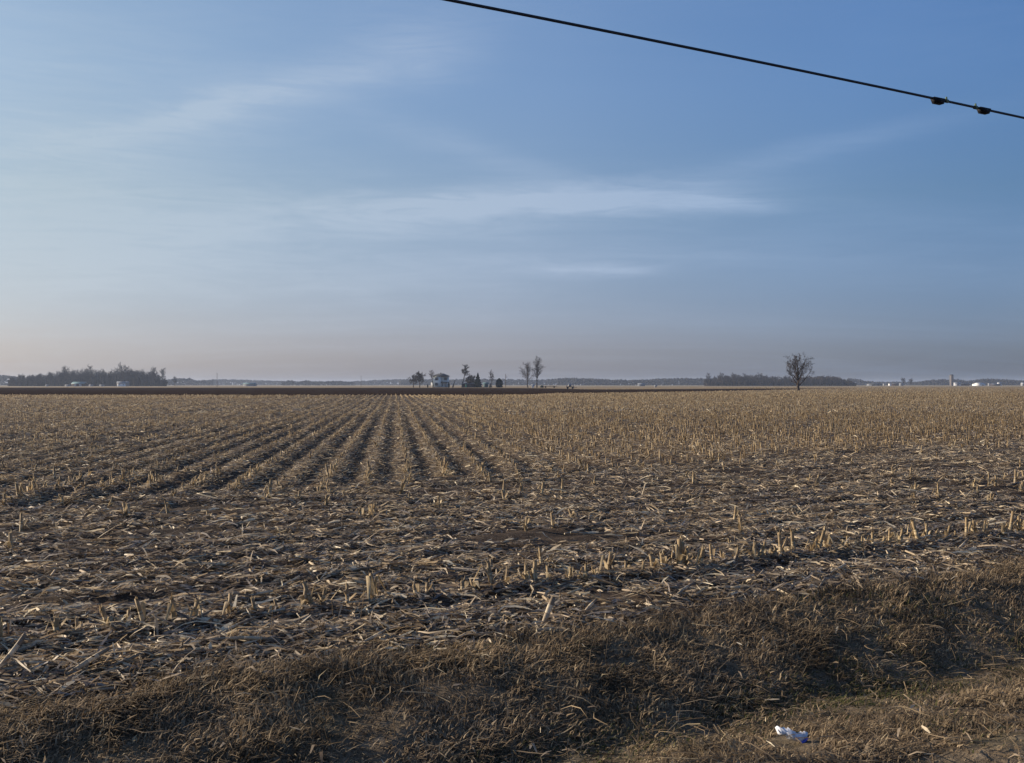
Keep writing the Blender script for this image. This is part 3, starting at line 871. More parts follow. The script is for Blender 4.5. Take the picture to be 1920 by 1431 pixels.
# ------------------------------------------------------------------ bare trees
def bare_tree(seed, H, spread=.5, trunk_r=.25, levels=4, first=.25, nlimb=9, upright=.6, lean=(0, 0), twig=1.0, minr=.02, pull=.07, taper=.55, lead=.92):
    """segments of a leafless tree: trunk (leader) and crown (limbs, branches, twigs)"""
    rg = random.Random(seed)
    T, C = [], []
    def rand_perp(d):
        a = Vector((rg.gauss(0, 1), rg.gauss(0, 1), rg.gauss(0, 1)))
        return (a-d*a.dot(d)).normalized()
    def grow(p, d, L, r, lv, lst):
        nseg = 4 if lv < 2 else (3 if lv < 4 else 2)
        sl = L/nseg
        for i in range(nseg):
            d = (d+rand_perp(d)*rg.uniform(.05, .22)+Vector((0, 0, pull))).normalized()
            q = p+d*sl
            r2 = max(r*(1-.75*(i+1)/nseg*.85), minr*.6) if lv else r*.8
            lst.append((p[:], q[:], max(r, minr*.7), max(r2, minr*.5)))
            if lv < levels:
                nb = {0: 3, 1: 3, 2: 3, 3: 3, 4: 2}.get(lv, 2)
                for _ in range(nb):
                    if i == 0 and rg.random() < .6: continue
                    f_ = rg.uniform(.35, .8)
                    a = rg.uniform(.45, .95)*(1.15 if lv else .9)
                    nd = (d*math.cos(a)+rand_perp(d)*math.sin(a)).normalized()
                    st = p+(q-p)*rg.random()
                    grow(st, nd, L*f_*(.72 if lv else .62)*twig, r2*.62, lv+1, C)
            p, r = q, r2
    base = Vector((0, 0, -.1)); ht = H*first
    d = Vector((lean[0], lean[1], 1)).normalized()
    p = base; r = trunk_r
    T.append(((base-d*.0)[:], (base+d*.5)[:], trunk_r*1.5, trunk_r*1.05))
    # leader
    n = 7; top = H*lead
    pts = [base+d*.4]
    for i in range(n):
        dd = (d+Vector((rg.gauss(0, .07), rg.gauss(0, .07), 0))).normalized()
        pts.append(pts[-1]+dd*(top/n))
    for i in range(n):
        ra = trunk_r*(1-i/n)**.9+minr; rb = trunk_r*(1-(i+1)/n)**.9+minr
        T.append((pts[i][:], pts[i+1][:], ra, rb))
    for k in range(nlimb):
        f_ = first+(1-first)*.8*(k/max(1, nlimb-1))**1.1
        zf = f_*n; i = min(int(zf), n-1)
        st = pts[i]+(pts[i+1]-pts[i])*(zf-i)
        a = k*2.4+rg.uniform(-.5, .5)
        out = Vector((math.cos(a), math.sin(a), 0))
        el_ = upright*rg.uniform(.9, 1.8)
        nd = (out+Vector((0, 0, el_))).normalized()
        LL = H*spread*(1.0-taper*(f_-first)/(1-first))*rg.uniform(.75, 1.15)
        grow(st, nd, LL, trunk_r*(1-f_)*.55+minr, 1, C)
    return T, C
def twigs(A, seed=0, thin=.06):
    """stout segments as prisms, thin twigs as single narrow blades turned at random"""
    big = A[:, 6] > thin
    parts = []
    if big.any(): B = A[big]; parts.append(tubes(B[:, 0:3], B[:, 3:6], B[:, 6], B[:, 7], 3))
    B = A[~big]
    if len(B):
        rg = np.random.default_rng(seed)
        d = norm(B[:, 3:6]-B[:, :3]); q = norm(np.cross(d, rg.normal(0, 1, (len(B), 3))))
        P, Q = B[:, :3], B[:, 3:6]
        r0 = B[:, 6:7]*1.25; r1 = B[:, 7:8]*1.25
        parts.append((np.stack([P-q*r0, P+q*r0, Q+q*r1, Q-q*r1], 1).reshape(-1, 3), [np.arange(4*len(B)).reshape(-1, 4)]))
    return merge(parts)
def seg_mesh(name, segs, material, n=3, zmax=None):
    a = np.array([s[0]+s[1]+(s[2], s[3]) if isinstance(s[0], tuple) else tuple(s[0])+tuple(s[1])+(s[2], s[3]) for s in segs], float)
    if n == 3: return mesh(name, *twigs(a, len(a)), material)
    return mesh(name, *tubes(a[:, 0:3], a[:, 3:6], a[:, 6], a[:, 7], n), material)
def place_tree(name, px, depth, label, cat='bare tree', group=None, zrot=0, **kw):
    x, y = at(px, depth)
    T, C = bare_tree(**kw)
    root = link_obj(name, None, loc=(x, y, 0), rot=(0, 0, zrot), label=label, cat=cat, group=group)
    link_obj('trunk', seg_mesh('trunk', T, 'bark', 6), parent=root)
    link_obj('crown', seg_mesh('crown', C, 'twig', 3), parent=root)
    return root, T, C
place_tree('bare_tree', 1497, 296, 'lone bare tree with a short trunk and wide fan of limbs, out in the stubble', seed=11, H=10.1, spread=.66, trunk_r=.38, levels=4, first=.12, nlimb=17, upright=.95, twig=.80, minr=.022, pull=.045, taper=.60, lead=.86)
HD = 614
place_tree('bare_tree', 787, HD, 'round-crowned bare tree, the larger and darker of two left of the white house', seed=21, H=9.3, spread=.42, trunk_r=.33, levels=4, first=.2, nlimb=13, upright=.75, minr=.045)
place_tree('bare_tree', 775, HD+8, 'smaller round bare tree at the far left of the farmstead', seed=22, H=8.2, spread=.38, trunk_r=.28, levels=4, first=.2, nlimb=11, upright=.7, minr=.045)
place_tree('bare_tree', 812.5, HD-9, 'thin bare tree leaning left at the left corner of the white house', seed=23, H=11.2, spread=.24, trunk_r=.22, levels=3, first=.45, nlimb=9, upright=.9, lean=(-.17, 0), minr=.045)
place_tree('bare_tree', 866, HD, 'tall leaning bare tree between the white house and the dark spruce', seed=24, H=14.6, spread=.22, trunk_r=.34, levels=4, first=.5, nlimb=11, upright=.9, lean=(.17, 0), minr=.045)
place_tree('bare_tree', 849, HD-2, 'thick leaning stub of a dark tree right of the white house', seed=25, H=5.0, spread=.12, trunk_r=.42, levels=2, first=.75, nlimb=5, upright=1.5, lean=(.28, 0), minr=.06)
place_tree('bare_tree', 922, HD+4, 'slender pointed bare tree behind the small dark evergreens', seed=26, H=10.6, spread=.26, trunk_r=.22, levels=3, first=.35, nlimb=11, upright=1.2, lean=(-.05, 0), minr=.045)
place_tree('bare_tree', 989.5, HD-20, 'tall spreading bare tree, left of the tall pair', seed=27, H=15.8, spread=.42, trunk_r=.36, levels=3, first=.24, nlimb=15, upright=1.5, lean=(-.03, 0), minr=.045, taper=.65, lead=.8)
place_tree('bare_tree', 1006.5, HD-22, 'tallest narrow bare tree, right of the tall pair', seed=28, H=19.0, spread=.30, trunk_r=.42, levels=3, first=.28, nlimb=16, upright=2.0, lean=(.02, 0), minr=.045, taper=.5, lead=.85)
# brushy thicket behind the dark shed
for i, (px, H, lb) in enumerate(((878, 6.5, 'low brushy bare tree just right of the tall leaning tree'), (884, 7.6, 'brushy bare tree behind the dark shed and left of the spruce'))):
    place_tree('bare_tree', px, HD+14, lb, seed=40+i, H=H, spread=.5, trunk_r=.16, levels=4, first=.1, nlimb=12, upright=.8, minr=.045)

# evergreens built of drooping sprays
def evergreen(px, depth, H, Wd, name, label, material, shape, seed, n=900):
    rg = np.random.default_rng(seed)
    x, y = at(px, depth)
    root = link_obj(name, None, loc=(x, y, 0), label=label, cat='evergreen')
    link_obj('trunk', mesh('trunk', *tubes(np.array([[0, 0, -.1]]), np.array([[0, 0, H*.9]]), .18, .03, 6), 'bark'), parent=root)
    t = rg.random(n)**(1.25 if shape == 'cone' else 1.0)
    z = .15+t*(H-.3)
    if shape == 'cone': rad_ = Wd/2*(1-t)**.85*(1+.16*np.sin(t*38))+.05
    elif shape == 'bush': rad_ = Wd/2*np.sqrt(np.clip(1-(2*np.clip(t, 0, 1)-1)**2*np.where(t > .5, 1, .35), 0.05, 1))
    a = rg.uniform(0, 2*math.pi, n); rr = rad_*rg.uniform(.35, 1.0, n)**.6
    P = np.stack([np.cos(a)*rr*.55, np.sin(a)*rr*.55, z+.12*H*.2], 1)
    Q = np.stack([np.cos(a)*rr, np.sin(a)*rr, z-.15-rr*.10], 1)
    s_ = np.stack([-np.sin(a), np.cos(a), rg.normal(0, .3, n)], 1)*rg.uniform(.14, .34, n)[:, None]
    tip = Q+(Q-P)*.15
    Vv = np.stack([P-s_*.7, P+s_*.7, Q+s_, tip, Q-s_], 1).reshape(-1, 3)
    link_obj('crown', mesh('crown', Vv, [np.arange(5*n).reshape(-1, 5)], material), parent=root)
evergreen(896, HD-4, 8.8, 6.0, 'spruce_tree', 'dark cone-shaped spruce, tallest evergreen of the farmstead', 'spruce', 'cone', 1, 1500)
evergreen(936, HD-4, 5.6, 4.6, 'cedar_tree', 'stout rounded dark evergreen beside the utility pole', 'spruce', 'bush', 2, 1300)
evergreen(919, HD-6, 2.8, 1.7, 'cedar_tree', 'small narrow dark evergreen between the spruce and the rounded one', 'spruce', 'cone', 3, 350)
evergreen(841.5, HD-6, 3.0, 1.5, 'cedar_tree', 'narrow dark bush at the right corner of the white house', 'spruce', 'bush', 4, 260)
evergreen(802, HD-8, 2.0, .8, 'cedar_tree', 'little dark upright bush standing alone left of the white house', 'spruce', 'bush', 5, 120)
evergreen(1016, HD-24, 1.4, 2.4, 'garden_shrub', 'low round shrub right of the tall pair of trees', 'cedar', 'bush', 6, 160)

# ------------------------------------------------------------------ buildings
def boxv(x0, x1, y0, y1, z0, z1):
    v = np.array([[x, y, z] for z in (z0, z1) for x, y in ((x0, y0), (x1, y0), (x1, y1), (x0, y1))], float)
    f = np.array([[0, 3, 2, 1], [4, 5, 6, 7], [0, 1, 5, 4], [1, 2, 6, 5], [2, 3, 7, 6], [3, 0, 4, 7]])
    return v, [f]
def part(name, geo, material, parent, label=None):
    return link_obj(name, mesh(name, geo[0], geo[1], material), parent=parent, label=label)
def window(parent, x0, x1, z0, z1, y, shutters=True):
    fr = part('window', merge([boxv(x0-.08, x0, y-.06, y+.02, z0, z1), boxv(x1, x1+.08, y-.06, y+.02, z0, z1), boxv(x0, x1, y-.06, y+.02, z0-.08, z0), boxv(x0, x1, y-.06, y+.02, z1, z1+.08), boxv(x0, x1, y-.05, y+.02, (z0+z1)/2-.03, (z0+z1)/2+.03)]), 'whitepaint', parent)
    part('pane', boxv(x0, x1, y-.02, y+.02, z0, z1), 'glass', fr)
    if shutters:
        for a, b in ((x0-.50, x0-.10), (x1+.10, x1+.50)):
            part('shutter', boxv(a, b, y-.07, y-.003, z0, z1), 'shutter', fr)

hx, hy = at(826.5, HD)
house = link_obj('farmhouse', None, loc=(hx, hy, 0), rot=(0, 0, 0), label='white two-storey farmhouse with a low dark hip roof and a front porch', cat='house')
Wh = 6.7
part('wall', boxv(-4.75, 0.0, -1.2, 7, 0, Wh), 'whitewall', house)
part('side_wing', boxv(0.002, 4.5, 0.8, 7.0, 0, Wh-.003), 'whitewall', house)
part('annex', merge([boxv(-6.0, -4.753, 2, 6, 0, 3.0)]), 'whitepaint', house, 'small lean-to room on the left end of the house')
part('foundation', boxv(-4.78, 4.53, -1.23, 7.03, -.2, .3), 'darkwood', house)
# hip roof with eaves
e = [(-5.3, -1.8), (5.1, -1.8), (5.1, 7.6), (-5.3, 7.6)]
rv_ = [[a, b, Wh] for a, b in e]+[[a, b, Wh+.22] for a, b in e]+[[-1.6, 2.9, Wh+1.75], [1.6, 2.9, Wh+1.75]]
rq = np.array([[0, 1, 5, 4], [1, 2, 6, 5], [2, 3, 7, 6], [3, 0, 4, 7], [3, 2, 1, 0], [4, 5, 9, 8], [6, 7, 8, 9]])
roof = part('roof', (np.array(rv_), [rq, np.array([[5, 6, 9], [7, 4, 8]])]), 'darkroof', house)
part('chimney', boxv(-.5, .1, 2.6, 3.2, Wh+1.4, Wh+2.3), 'darkwood', roof)
for x0, z0, y in ((-2.95, 4.3, -1.203), (-2.95, 1.2, -1.203), (2.35, 4.3, .797)):
    window(house, x0, x0+1.0, z0, z0+1.7, y)
window(house, .75, 1.65, .9, 2.6, .797, False)
part('door', boxv(2.4, 3.4, .74, .797, .3, 2.5), 'shutter', house)
porch = part('porch', merge([boxv(.05, 4.6, -1.4, .79, .3, .42)]+[boxv(a, a+.16, -1.35, -1.19, .42, 2.85) for a in (.1, 1.55, 2.95, 4.35)]), 'whitepaint', house)
part('porch_roof', (np.array([[.05, -1.6, 2.86], [4.8, -1.6, 2.86], [4.8, .79, 2.86], [.05, .79, 2.86], [.05, -1.6, 3.0], [4.8, -1.6, 3.0], [4.8, .79, 3.5], [.05, .79, 3.5]], float),
     [np.array([[0, 3, 2, 1], [4, 5, 6, 7], [0, 1, 5, 4], [1, 2, 6, 5], [2, 3, 7, 6], [3, 0, 4, 7]])]), 'darkroof', porch)

def gable(name, px, depth, w, d, hw, hr, wallm, roofm, label, cat, rot=0.0, doors=1, endm=None, axis='x', windows=0):
    """gabled building; ridge along local x; w along x, d along y"""
    x, y = at(px, depth)
    root = link_obj(name, None, loc=(x, y, 0), rot=(0, 0, rot), label=label, cat=cat)
    a, b = w/2, d/2
    v = np.array([[-a, -b, 0], [a, -b, 0], [a, b, 0], [-a, b, 0], [-a, -b, hw], [a, -b, hw], [a, b, hw], [-a, b, hw], [-a, 0, hw+hr], [a, 0, hw+hr]], float)
    part('wall', (v, [np.array([[0, 1, 5, 4], [2, 3, 7, 6]]), np.array([[1, 2, 6, 9, 5], [3, 0, 4, 8, 7]])]), wallm, root)
    o = .4; t = .15; s = hr/b
    rv = []
    for sx in (-a-o, a+o):
        for yy, zz in ((-b-o, hw-s*o), (0, hw+hr), (b+o, hw-s*o)):
            rv += [[sx, yy, zz+.02], [sx, yy, zz+t]]
    q = [[1, 3, 9, 7], [3, 5, 11, 9], [0, 6, 8, 2], [2, 8, 10, 4], [0, 1, 7, 6], [4, 10, 11, 5]]
    q += [[0, 2, 3, 1], [2, 4, 5, 3], [6, 7, 9, 8], [8, 9, 11, 10]]
    part('roof', (np.array(rv), [np.array(q)]), roofm, root)
    for k in range(doors):
        cx_ = (k-(doors-1)/2)*w/max(doors, 1)*.8
        part('door', boxv(cx_-w*.09, cx_+w*.09, -b-.06, -b-.005, 0, hw*.8), 'shutter' if wallm != 'darkwood' else 'greywall', root)
    for k in range(windows):
        cx_ = (k+.5-windows/2)*w/windows
        window(root, cx_-.4, cx_+.4, hw*.45, hw*.8, -b-.003, False)
    return root
# farmstead outbuildings
gable('farm_shed', 880, HD-2, 8.6, 4, 2.0, .35, 'darkwood', 'darkroof', 'long low dark shed between the leaning tree and the spruce', 'shed', doors=0)
gable('garden_shed', 911, HD+2, 2.9, 3, 2.3, .6, 'teal', 'teal', 'small pale teal shed right of the dark spruce', 'shed', doors=1)
gable('garden_shed', 999, HD-20, 1.3, 1.3, 1.2, .4, 'whitepaint', 'palemetal', 'tiny white shed between the tall pair of bare trees', 'shed', doors=0)
x, y = at(874, HD-8)
rb = link_obj('barrel', mesh('barrel', *merge([tubes(np.array([[0, 0, 0], [0, 0, .95]]), np.array([[0, 0, .95], [0, 0, 1.8]]), [.42, .50], [.50, .42], 12, True)]), 'green'), loc=(x, y, 0), label='green upright barrel in front of the long dark shed', cat='barrel')
# low machinery / mounds by the trees
def hay_wagon(px, depth, L, label):
    x, y = at(px, depth)
    root = link_obj('farm_wagon', None, loc=(x, y, 0), label=label, cat='wagon')
    part('deck', boxv(-L/2, L/2, -1.1, 1.1, .75, 1.0), 'darkwood', root)
    part('rack', merge([boxv(-L/2, -L/2+.1, -1.1, 1.1, 1.0, 1.5), boxv(L/2-.1, L/2, -1.1, 1.1, 1.0, 1.35)]), 'darkwood', root)
    for sx in (-L*.33, L*.33):
        for sy in (-1.0, 1.0):
            part('wheel', tubes(np.array([[sx, sy-.12, .42]]), np.array([[sx, sy+.12, .42]]), .42, .42, 12, True), 'cable', root)
    part('drawbar', boxv(L/2, L/2+1.3, -.06, .06, .55, .67), 'darkwood', root)
hay_wagon(1031, HD-60, 7.0, 'long low dark farm wagon standing right of the tall pair of trees')
hay_wagon(1069, 430, 3.2, 'small dark farm wagon carrying a white tank, right of the long wagon')
x, y = at(1069, 430)
link_obj('liquid_tank', mesh('liquid_tank', *tubes(np.array([[-.55, 0, 1.55], [.35, 0, 1.55], [-.55, 0, 1.55]]), np.array([[.35, 0, 1.55], [.5, 0, 1.55], [-.7, 0, 1.55]]), [.54, .54, .54], [.54, .3, .3], 12, True), 'limewash'), loc=(x, y, 0), label='white liquid tank riding on the small dark farm wagon', cat='tank')
# utility poles
def pole(px, depth, top, label, arm=True, lean=0):
    x, y = at(px, depth)
    r_ = link_obj('utility_pole', mesh('utility_pole', *tubes(np.array([[0, 0, -.2]]), np.array([[lean, 0, top]]), .20, .13, 8, True), 'polewood'), loc=(x, y, 0), label=label, cat='utility pole', group='utility poles across the fields')
    if arm:
        part('crossarm', boxv(-.15, .15, -1.1, 1.1, top-.7, top-.55), 'polewood', r_)
    return r_
pole(407, 720, 10.0, 'bare utility pole at the left, right of the big wood')
pole(677, 900, 9.6, 'thin utility pole left of the farmstead, before the distant trees')
p_ = pole(948, HD, 8.2, 'utility pole with a grey transformer beside the rounded evergreen', arm=False)
part('transformer', tubes(np.array([[.38, 0, 5.9]]), np.array([[.38, 0, 7.0]]), .28, .28, 10, True), 'greywall', p_)

# buildings before the left wood
gable('farmhouse', 227.5, 1010, 7.6, 7, 2.9, 1.8, 'whitepaint', 'dullmetal', 'white gabled house in front of the big left wood', 'house', rot=R(18), windows=2, doors=0)
gable('farm_shed', 238, 1022, 3.6, 4, 3.6, 1.2, 'dullmetal', 'dullmetal', 'pale shed close behind the right end of the white house by the wood', 'shed', doors=0)
gable('barn', 149, 1010, 12.5, 8, 2.4, 1.9, 'darkwood', 'teal', 'low barn with a teal roof in front of the big left wood', 'barn', doors=2)
for px, w, lb in ((88, 1.5, 'tiny white hut, leftmost before the left wood'), (127, 4.2, 'small white low hut just left of the teal-roofed barn'), (171, 3.2, 'small white low hut just right of the teal-roofed barn'), (191, 3.4, 'small white low hut halfway between the teal-roofed barn and the white house')):
    gable('hut', px, 985, w, 2.5, 1.0, .5, 'limewash', 'limewash', lb, 'hut', doors=0)
gable('barn', 468.5, 1150, 13.5, 8, 2.2, 1.2, 'limewash', 'teal', 'long low white barn under a teal roof, right of the left utility pole', 'barn', doors=0)
gable('barn', 1202.5, 1150, 7.5, 6, 1.9, 1.2, 'dullmetal', 'dullmetal', 'small pale barn before the distant trees, middle right', 'barn', doors=0)
gable('hut', 1229, 620, 1.0, 1.0, .9, .3, 'limewash', 'limewash', 'tiny white box alone in the field left of the right wood', 'hut', doors=0)
# the farm with the silo, far right
FD = 1500
gable('barn', 1640, FD, 20, 10, 2.0, 1.0, 'dullmetal', 'darkroof', 'long low grey barn just right of the right wood', 'barn', doors=2)
gable('hut', 1657.5, FD-10, 2.4, 3, 2.2, .8, 'limewash', 'limewash', 'small white hut between the grey barn and the dark long barn', 'hut', doors=0)
gable('barn', 1681, FD, 15, 8, 2.7, 1.1, 'darkwood', 'darkroof', 'dark long barn left of the pair of bushy bare trees', 'barn', doors=0)  # long side of one barn; its shade is put into the dark wall colour
gable('farmhouse', 1668.5, FD-14, 3.2, 3.2, 2.4, 1.1, 'whitepaint', 'limewash', 'sunlit white left end of the dark long barn, added as its own block', 'house', doors=0)  # same barn's sunlit end, added as a white block; no house stands here
gable('farm_shed', 1690, FD-12, 5.0, 5, 2.9, 1.0, 'dullmetal', 'dullmetal', 'pale shed at the right end of the dark long barn', 'shed', doors=0)
gable('barn', 1794, FD, 8.5, 9, 3.0, 1.8, 'greywall', 'dullmetal', 'barn with a bright metal roof just right of the silo', 'barn', doors=1)
gable('barn', 1806, FD+8, 14, 8, 2.4, 1.2, 'darkwood', 'darkroof', 'low dark barn right of the bright-roofed barn', 'barn', doors=0)
gable('barn', 1835.5, FD-5, 15, 12, 2.2, 2.0, 'whitepaint', 'palemetal', 'wide white barn with a lit left end, right of the silo farm', 'barn', rot=R(35), doors=1)
gable('hut', 1854.5, FD-14, 2.2, 3, 2.8, .8, 'limewash', 'limewash', 'small white hut right of the wide white barn', 'hut', doors=0)
gable('barn', 1866, FD, 12, 7, 2.0, .7, 'darkwood', 'dullmetal', 'long low dark barn with a pale roof near the right edge', 'barn', doors=0)
gable('farmhouse', 1874, FD+6, 4.6, 5, 3.6, 1.8, 'greywall', 'dullmetal', 'small grey house at the right end of the pale-roofed long barn', 'house', doors=0)
gable('farmhouse', 1918, FD, 4.5, 5, 2.8, 1.4, 'limewash', 'greywall', 'white house at the very right edge of the picture', 'house', doors=1)
x, y = at(1784.2, FD-12)
silo = link_obj('silo', None, loc=(x, y, 0), label='tall round grey silo with a domed cap at the far right farm', cat='silo')
part('tower', tubes(np.array([[0, 0, 0]]), np.array([[0, 0, 14.6]]), 2.75, 2.75, 20), 'silo', silo)
part('hoops', merge([tubes(np.array([[0, 0, z]]), np.array([[0, 0, z+.12]]), 2.80, 2.80, 20) for z in np.arange(1, 14.5, 1.5)]), 'dullmetal', silo)
part('dome', tubes(np.array([[0, 0, 14.6], [0, 0, 15.5], [0, 0, 16.3]]), np.array([[0, 0, 15.5], [0, 0, 16.3], [0, 0, 16.75]]), [2.8, 2.55, 1.7], [2.55, 1.7, .3], 20, True), 'darkroof', silo)
part('chute', boxv(-3.3, -2.5, -.4, .4, 0, 15.3), 'dullmetal', silo)

# ------------------------------------------------------------------ woods
VAR = []
for i in range(6):
    T, C = bare_tree(seed=60+i, H=1.0*16, spread=.34+.04*(i % 3), trunk_r=.28, levels=3, first=.22, nlimb=12, upright=.9, minr=.10)
    def arr(segs): return np.array([tuple(s[0])+tuple(s[1])+(s[2], s[3]) for s in segs], float)
    VAR.append((arr(T), arr(C)))
print('tree segs', [len(v[1]) for v in VAR])
def wood(name, label, pts, seed):
    """pts: x, y, height"""
    rg = np.random.default_rng(seed)
    allseg = []
    for x, y, h in pts:
        T, C = VAR[rg.integers(6)]
        a = rg.uniform(0, 6.28); s = h/16
        for A in (T, C):
            if A is C: A = A[(rg.random(len(A)) < .30) | (A[:, 6] > .14)]; A = A.copy(); A[:, 6:] *= 1.45
            B = A.copy()
            for k in (0, 3):
                X_, Y_ = A[:, k]*s, A[:, k+1]*s
                B[:, k] = X_*math.cos(a)-Y_*math.sin(a)+x; B[:, k+1] = X_*math.sin(a)+Y_*math.cos(a)+y; B[:, k+2] = A[:, k+2]*s
            allseg.append(B)
    B = np.concatenate(allseg)
    return link_obj(name, mesh(name, *twigs(B, seed, .22), 'woodtwig'), kind='stuff', label=label, cat='woodland')
def wood_pts(prof, depth, thick, n, seed, base=721):
    rg = np.random.default_rng(seed); pts = []
    pp = np.array(prof, float)
    for i in range(n):
        px = rg.uniform(pp[0, 0], pp[-1, 0]); d = depth+thick*rg.random()**1.3
        top = np.interp(px, pp[:, 0], pp[:, 1])
        H = (base-top)/1920*depth+CAMZ
        x, y = at(px, d)
        pts.append((x*1.0, y, H*(.96 if d > depth+thick*.3 else .80)*rg.uniform(.72, 1.06)))
    return pts
LW = [(15, 706), (35, 703), (60, 698), (95, 696), (125, 688), (150, 690), (180, 687), (215, 688), (245, 687), (275, 691), (298, 697)]
wood('left_wood', 'broad bare wood standing far off at the left behind the white house', wood_pts(LW, 1070, 130, 230, 1), 1)
RW = [(1336, 704), (1350, 701), (1380, 701), (1430, 701), (1480, 704), (1530, 703), (1560, 703), (1580, 707), (1594, 711), (1600, 715)]
wood('right_wood', 'long bare wood behind the lone tree at the right', wood_pts(RW, 1250, 120, 270, 2), 2)
# undergrowth closes the foot of both woods
def brush(name, label, px0, px1, depth, thick, h, n, seed, top=None, material='woodtwig'):
    rg = np.random.default_rng(seed)
    px = rg.uniform(px0, px1, n); d = depth+rg.random(n)*thick
    x = (px-960)/1920*d
    hh = h if top is None else np.clip(((721-np.interp(px, [t[0] for t in top], [t[1] for t in top]))/1920*depth+CAMZ), 1, 99)*np.where(rg.random(n) < .55, rg.uniform(.75, 1.0, n), rg.uniform(.3, .9, n))
    hh = hh*rg.uniform(.75, 1.12, n)
    w = rg.uniform(.25, .9, n)*depth/1100
    lean = rg.normal(0, .25, (n, 2))*hh[:, None]*.5 if not np.isscalar(hh) else rg.normal(0, .25, (n, 2))*h*.5
    z0 = np.zeros(n)-.3
    a = rg.uniform(0, math.pi, n)
    o_ = np.stack([np.cos(a)*w, np.sin(a)*w, z0*0], 1)
    b = np.stack([x, d, z0], 1); t = np.stack([x+lean[:, 0], d+lean[:, 1], hh+0*z0], 1)
    m_ = (b+t)/2+rg.normal(0, .6, (n, 3)); 
    Vv = np.stack([b-o_*.8, b+o_*.8, m_+o_*1.4, t+o_*.35, t-o_*.35, m_-o_*1.4], 1).reshape(-1, 3)
    return link_obj(name, mesh(name, Vv, [np.arange(6*n).reshape(-1, 6)], material), kind='stuff', label=label, cat='undergrowth')
brush('left_undergrowth', 'dark undergrowth along the foot of the left wood', 18, 312, 1085, 90, 7.5, 5200, 5, top=[(a, min(721, b+13)) for a, b in LW])
brush('right_undergrowth', 'dark undergrowth along the foot of the right wood', 1322, 1604, 1262, 90, 6, 6500, 6, top=[(a, min(720, b+(8 if a < 1500 else 3))) for a, b in RW])
# edge trees of the woods that stand out singly
def edge_tree(px, depth, top, label, group, vi, zr=0):
    T, C = VAR[vi]; H = (721-top)/1920*depth+CAMZ; s = H/16
    x, y = at(px, depth)
    root = link_obj('bare_tree', None, loc=(x, y, 0), rot=(0, 0, zr), label=label, cat='bare tree', group=group)
    for nm, A, m_, k in (('trunk', T, 'bark', 5), ('crown', C, 'woodtwig', 3)):
        B = A.copy(); B[:, :6] *= s
        link_obj(nm, mesh(nm, *(tubes(B[:, 0:3], B[:, 3:6], B[:, 6], B[:, 7], k) if nm == 'trunk' else twigs(B, vi, .14)), m_), parent=root)
GL = 'single trees at the edge of the left wood'
edge_tree(304, 1060, 690, 'rounded bare tree at the right end of the left wood', GL, 0)
edge_tree(290, 1062, 688, 'tall bare tree second from the right end of the left wood', GL, 1, 1)
edge_tree(230, 1066, 682, 'bare tree poking highest above the left wood, over the white house', GL, 2, 2)
edge_tree(170, 1066, 684, 'thin tall bare tree rising from the middle of the left wood', GL, 3, 2.5)
edge_tree(122, 1066, 686, 'bare tree rising above the left wood, left of the teal-roofed barn', GL, 4, 4)
edge_tree(38, 1068, 701, 'low bare tree at the left end of the left wood', GL, 5, 5)
edge_tree(328, 1300, 706, 'small bare tree alone in the gap right of the left wood', GL, 4, 3)
GR = 'single trees at the edge of the right wood'
edge_tree(1329, 1240, 699, 'forked bare tree at the left end of the right wood', GR, 3, 2)
edge_tree(1355, 1244, 699, 'full bare tree second from the left end of the right wood', GR, 1, 2)
edge_tree(1376, 1244, 700, 'broad bare tree third from the left end of the right wood', GR, 2, .5)
edge_tree(1398, 1244, 700, 'bare tree fourth from the left end of the right wood', GR, 0, 1.5)
edge_tree(1425, 1244, 699, 'bare tree in the right wood halfway to the lone tree', GR, 5, 1.5)
edge_tree(1694, FD+20, 708, 'left of the two bushy bare trees by the dark long barn', 'trees of the silo farm', 5, 1)
edge_tree(1708, FD+22, 710, 'right of the two bushy bare trees by the dark long barn', 'trees of the silo farm', 2, 4)
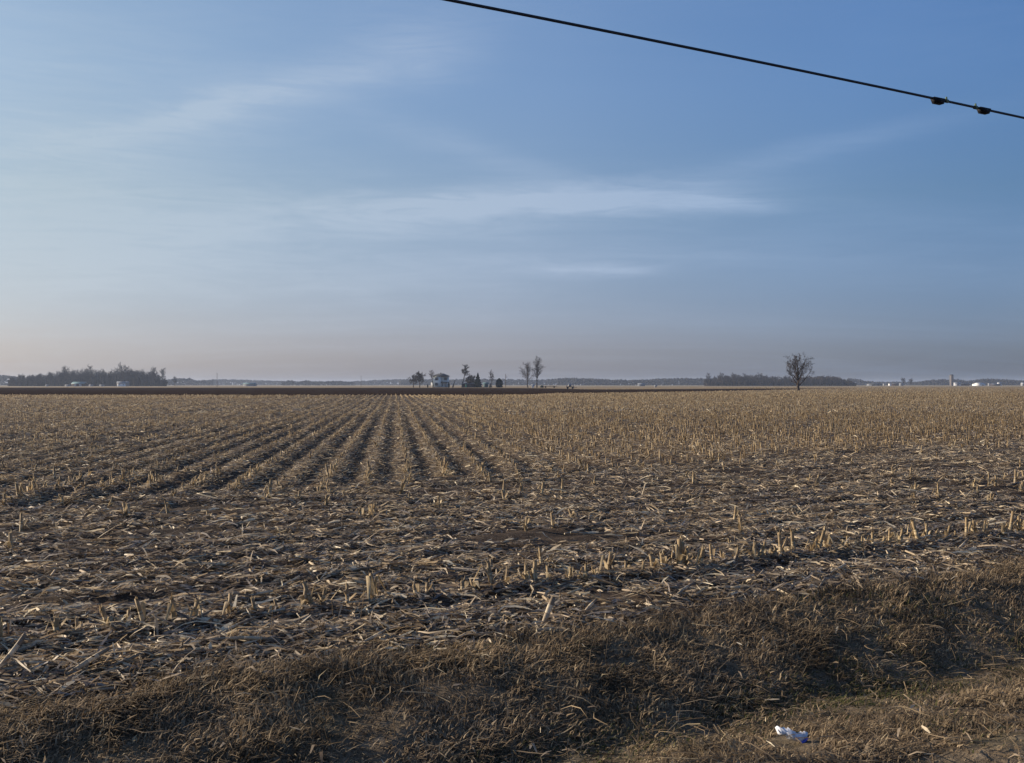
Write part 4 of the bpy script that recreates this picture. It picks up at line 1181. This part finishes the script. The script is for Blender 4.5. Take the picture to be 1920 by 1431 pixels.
# far blue tree lines
def treeline(name, label, prof, depth, thick, seed, dens=1.0):
    rg = np.random.default_rng(seed); pp = np.array(prof, float)
    wpx = pp[-1, 0]-pp[0, 0]; n = int(wpx*9*dens)
    px = rg.uniform(pp[0, 0], pp[-1, 0], n); d = depth+thick*rg.random(n)
    top = np.interp(px, pp[:, 0], pp[:, 1])+rg.normal(0, .35, n)+1.4*(vnoise(px*.25, px*0, seed)-.35)
    H = np.clip((721-top)/1920*depth+CAMZ, 1.5, 60)
    r_ = rg.uniform(.35, .6, n)*np.minimum(H, 12)*.42
    zc = np.where(rg.random(n) < .5, H-r_, rg.uniform(0, 1, n)*(H-r_))
    c_ = np.stack([(px-960)/1920*d, d, zc], 1)
    o8 = np.array([[1, 0, 0], [-1, 0, 0], [0, 1, 0], [0, -1, 0], [0, 0, 1], [0, 0, -1]], float)
    j = rg.uniform(.65, 1.35, (n, 6, 3))
    Vv = (c_[:, None]+o8[None]*j*r_[:, None, None]+rg.normal(0, .22, (n, 6, 3))*r_[:, None, None]).reshape(-1, 3)
    b = (np.arange(n)*6)[:, None, None]
    ft = np.array([[0, 2, 4], [2, 1, 4], [1, 3, 4], [3, 0, 4], [2, 0, 5], [1, 2, 5], [3, 1, 5], [0, 3, 5]])
    return link_obj(name, mesh(name, Vv, [(b+ft[None]).reshape(-1, 3)], 'farwood'), kind='stuff', label=label, cat='tree line')
treeline('far_treeline', 'hazy tree line left of the big left wood', [(-330, 704), (-100, 702), (10, 703), (30, 706)], 1900, 150, 1)
treeline('far_treeline', 'hazy blue tree line between the left wood and the left utility pole', [(308, 712), (335, 710), (355, 709), (368, 713), (385, 713), (400, 711)], 2100, 150, 2)
treeline('far_treeline', 'long hazy blue tree line behind the left utility pole', [(380, 714), (410, 711), (450, 712), (500, 713), (540, 715), (600, 715), (650, 716), (700, 713), (760, 711), (790, 712)], 2700, 250, 3)
treeline('far_treeline', 'lumpy scattered trees before the long hazy tree line', [(528, 715), (545, 713), (556, 717), (572, 713), (590, 716), (630, 714), (650, 715), (665, 717)], 2000, 60, 4, .55)
treeline('far_treeline', 'hazy blue tree line behind the farmstead', [(750, 712), (850, 711), (950, 711), (1000, 712), (1060, 710)], 2300, 200, 5)
treeline('far_treeline', 'hazy blue tree line between the farmstead and the right wood', [(1045, 709), (1100, 709), (1150, 712), (1200, 712), (1240, 710), (1280, 709), (1330, 710), (1345, 712)], 2000, 200, 6)
treeline('far_treeline', 'low hazy trees right of the right wood', [(1590, 708), (1612, 712), (1628, 715), (1660, 716), (1720, 716), (1735, 714)], 2200, 200, 7)
treeline('far_treeline', 'hazy tree line behind the silo farm at the far right', [(1722, 716), (1745, 712), (1790, 711), (1815, 714), (1845, 710), (1880, 711), (1905, 713), (1935, 714), (2300, 710)], 2100, 200, 8)

# ------------------------------------------------------------------ haze
hm = bpy.data.materials.new('haze'); hm.use_nodes = True
g = NT(hm.node_tree)
pv = g.n('ShaderNodeVolumePrincipled', ins={'Color': (.50, .60, .80, 1), 'Density': HAZE_DENSITY, 'Anisotropy': .2})
g.n('ShaderNodeOutputMaterial', ins={'Volume': pv.outputs[0]})
MAT['haze'] = hm
link_obj('haze', mesh('haze', *boxv(-6100, 6100, -6100, 6100, -1.6, 26), 'haze'), kind='stuff', label='thin blue haze lying over the fields', cat='haze')
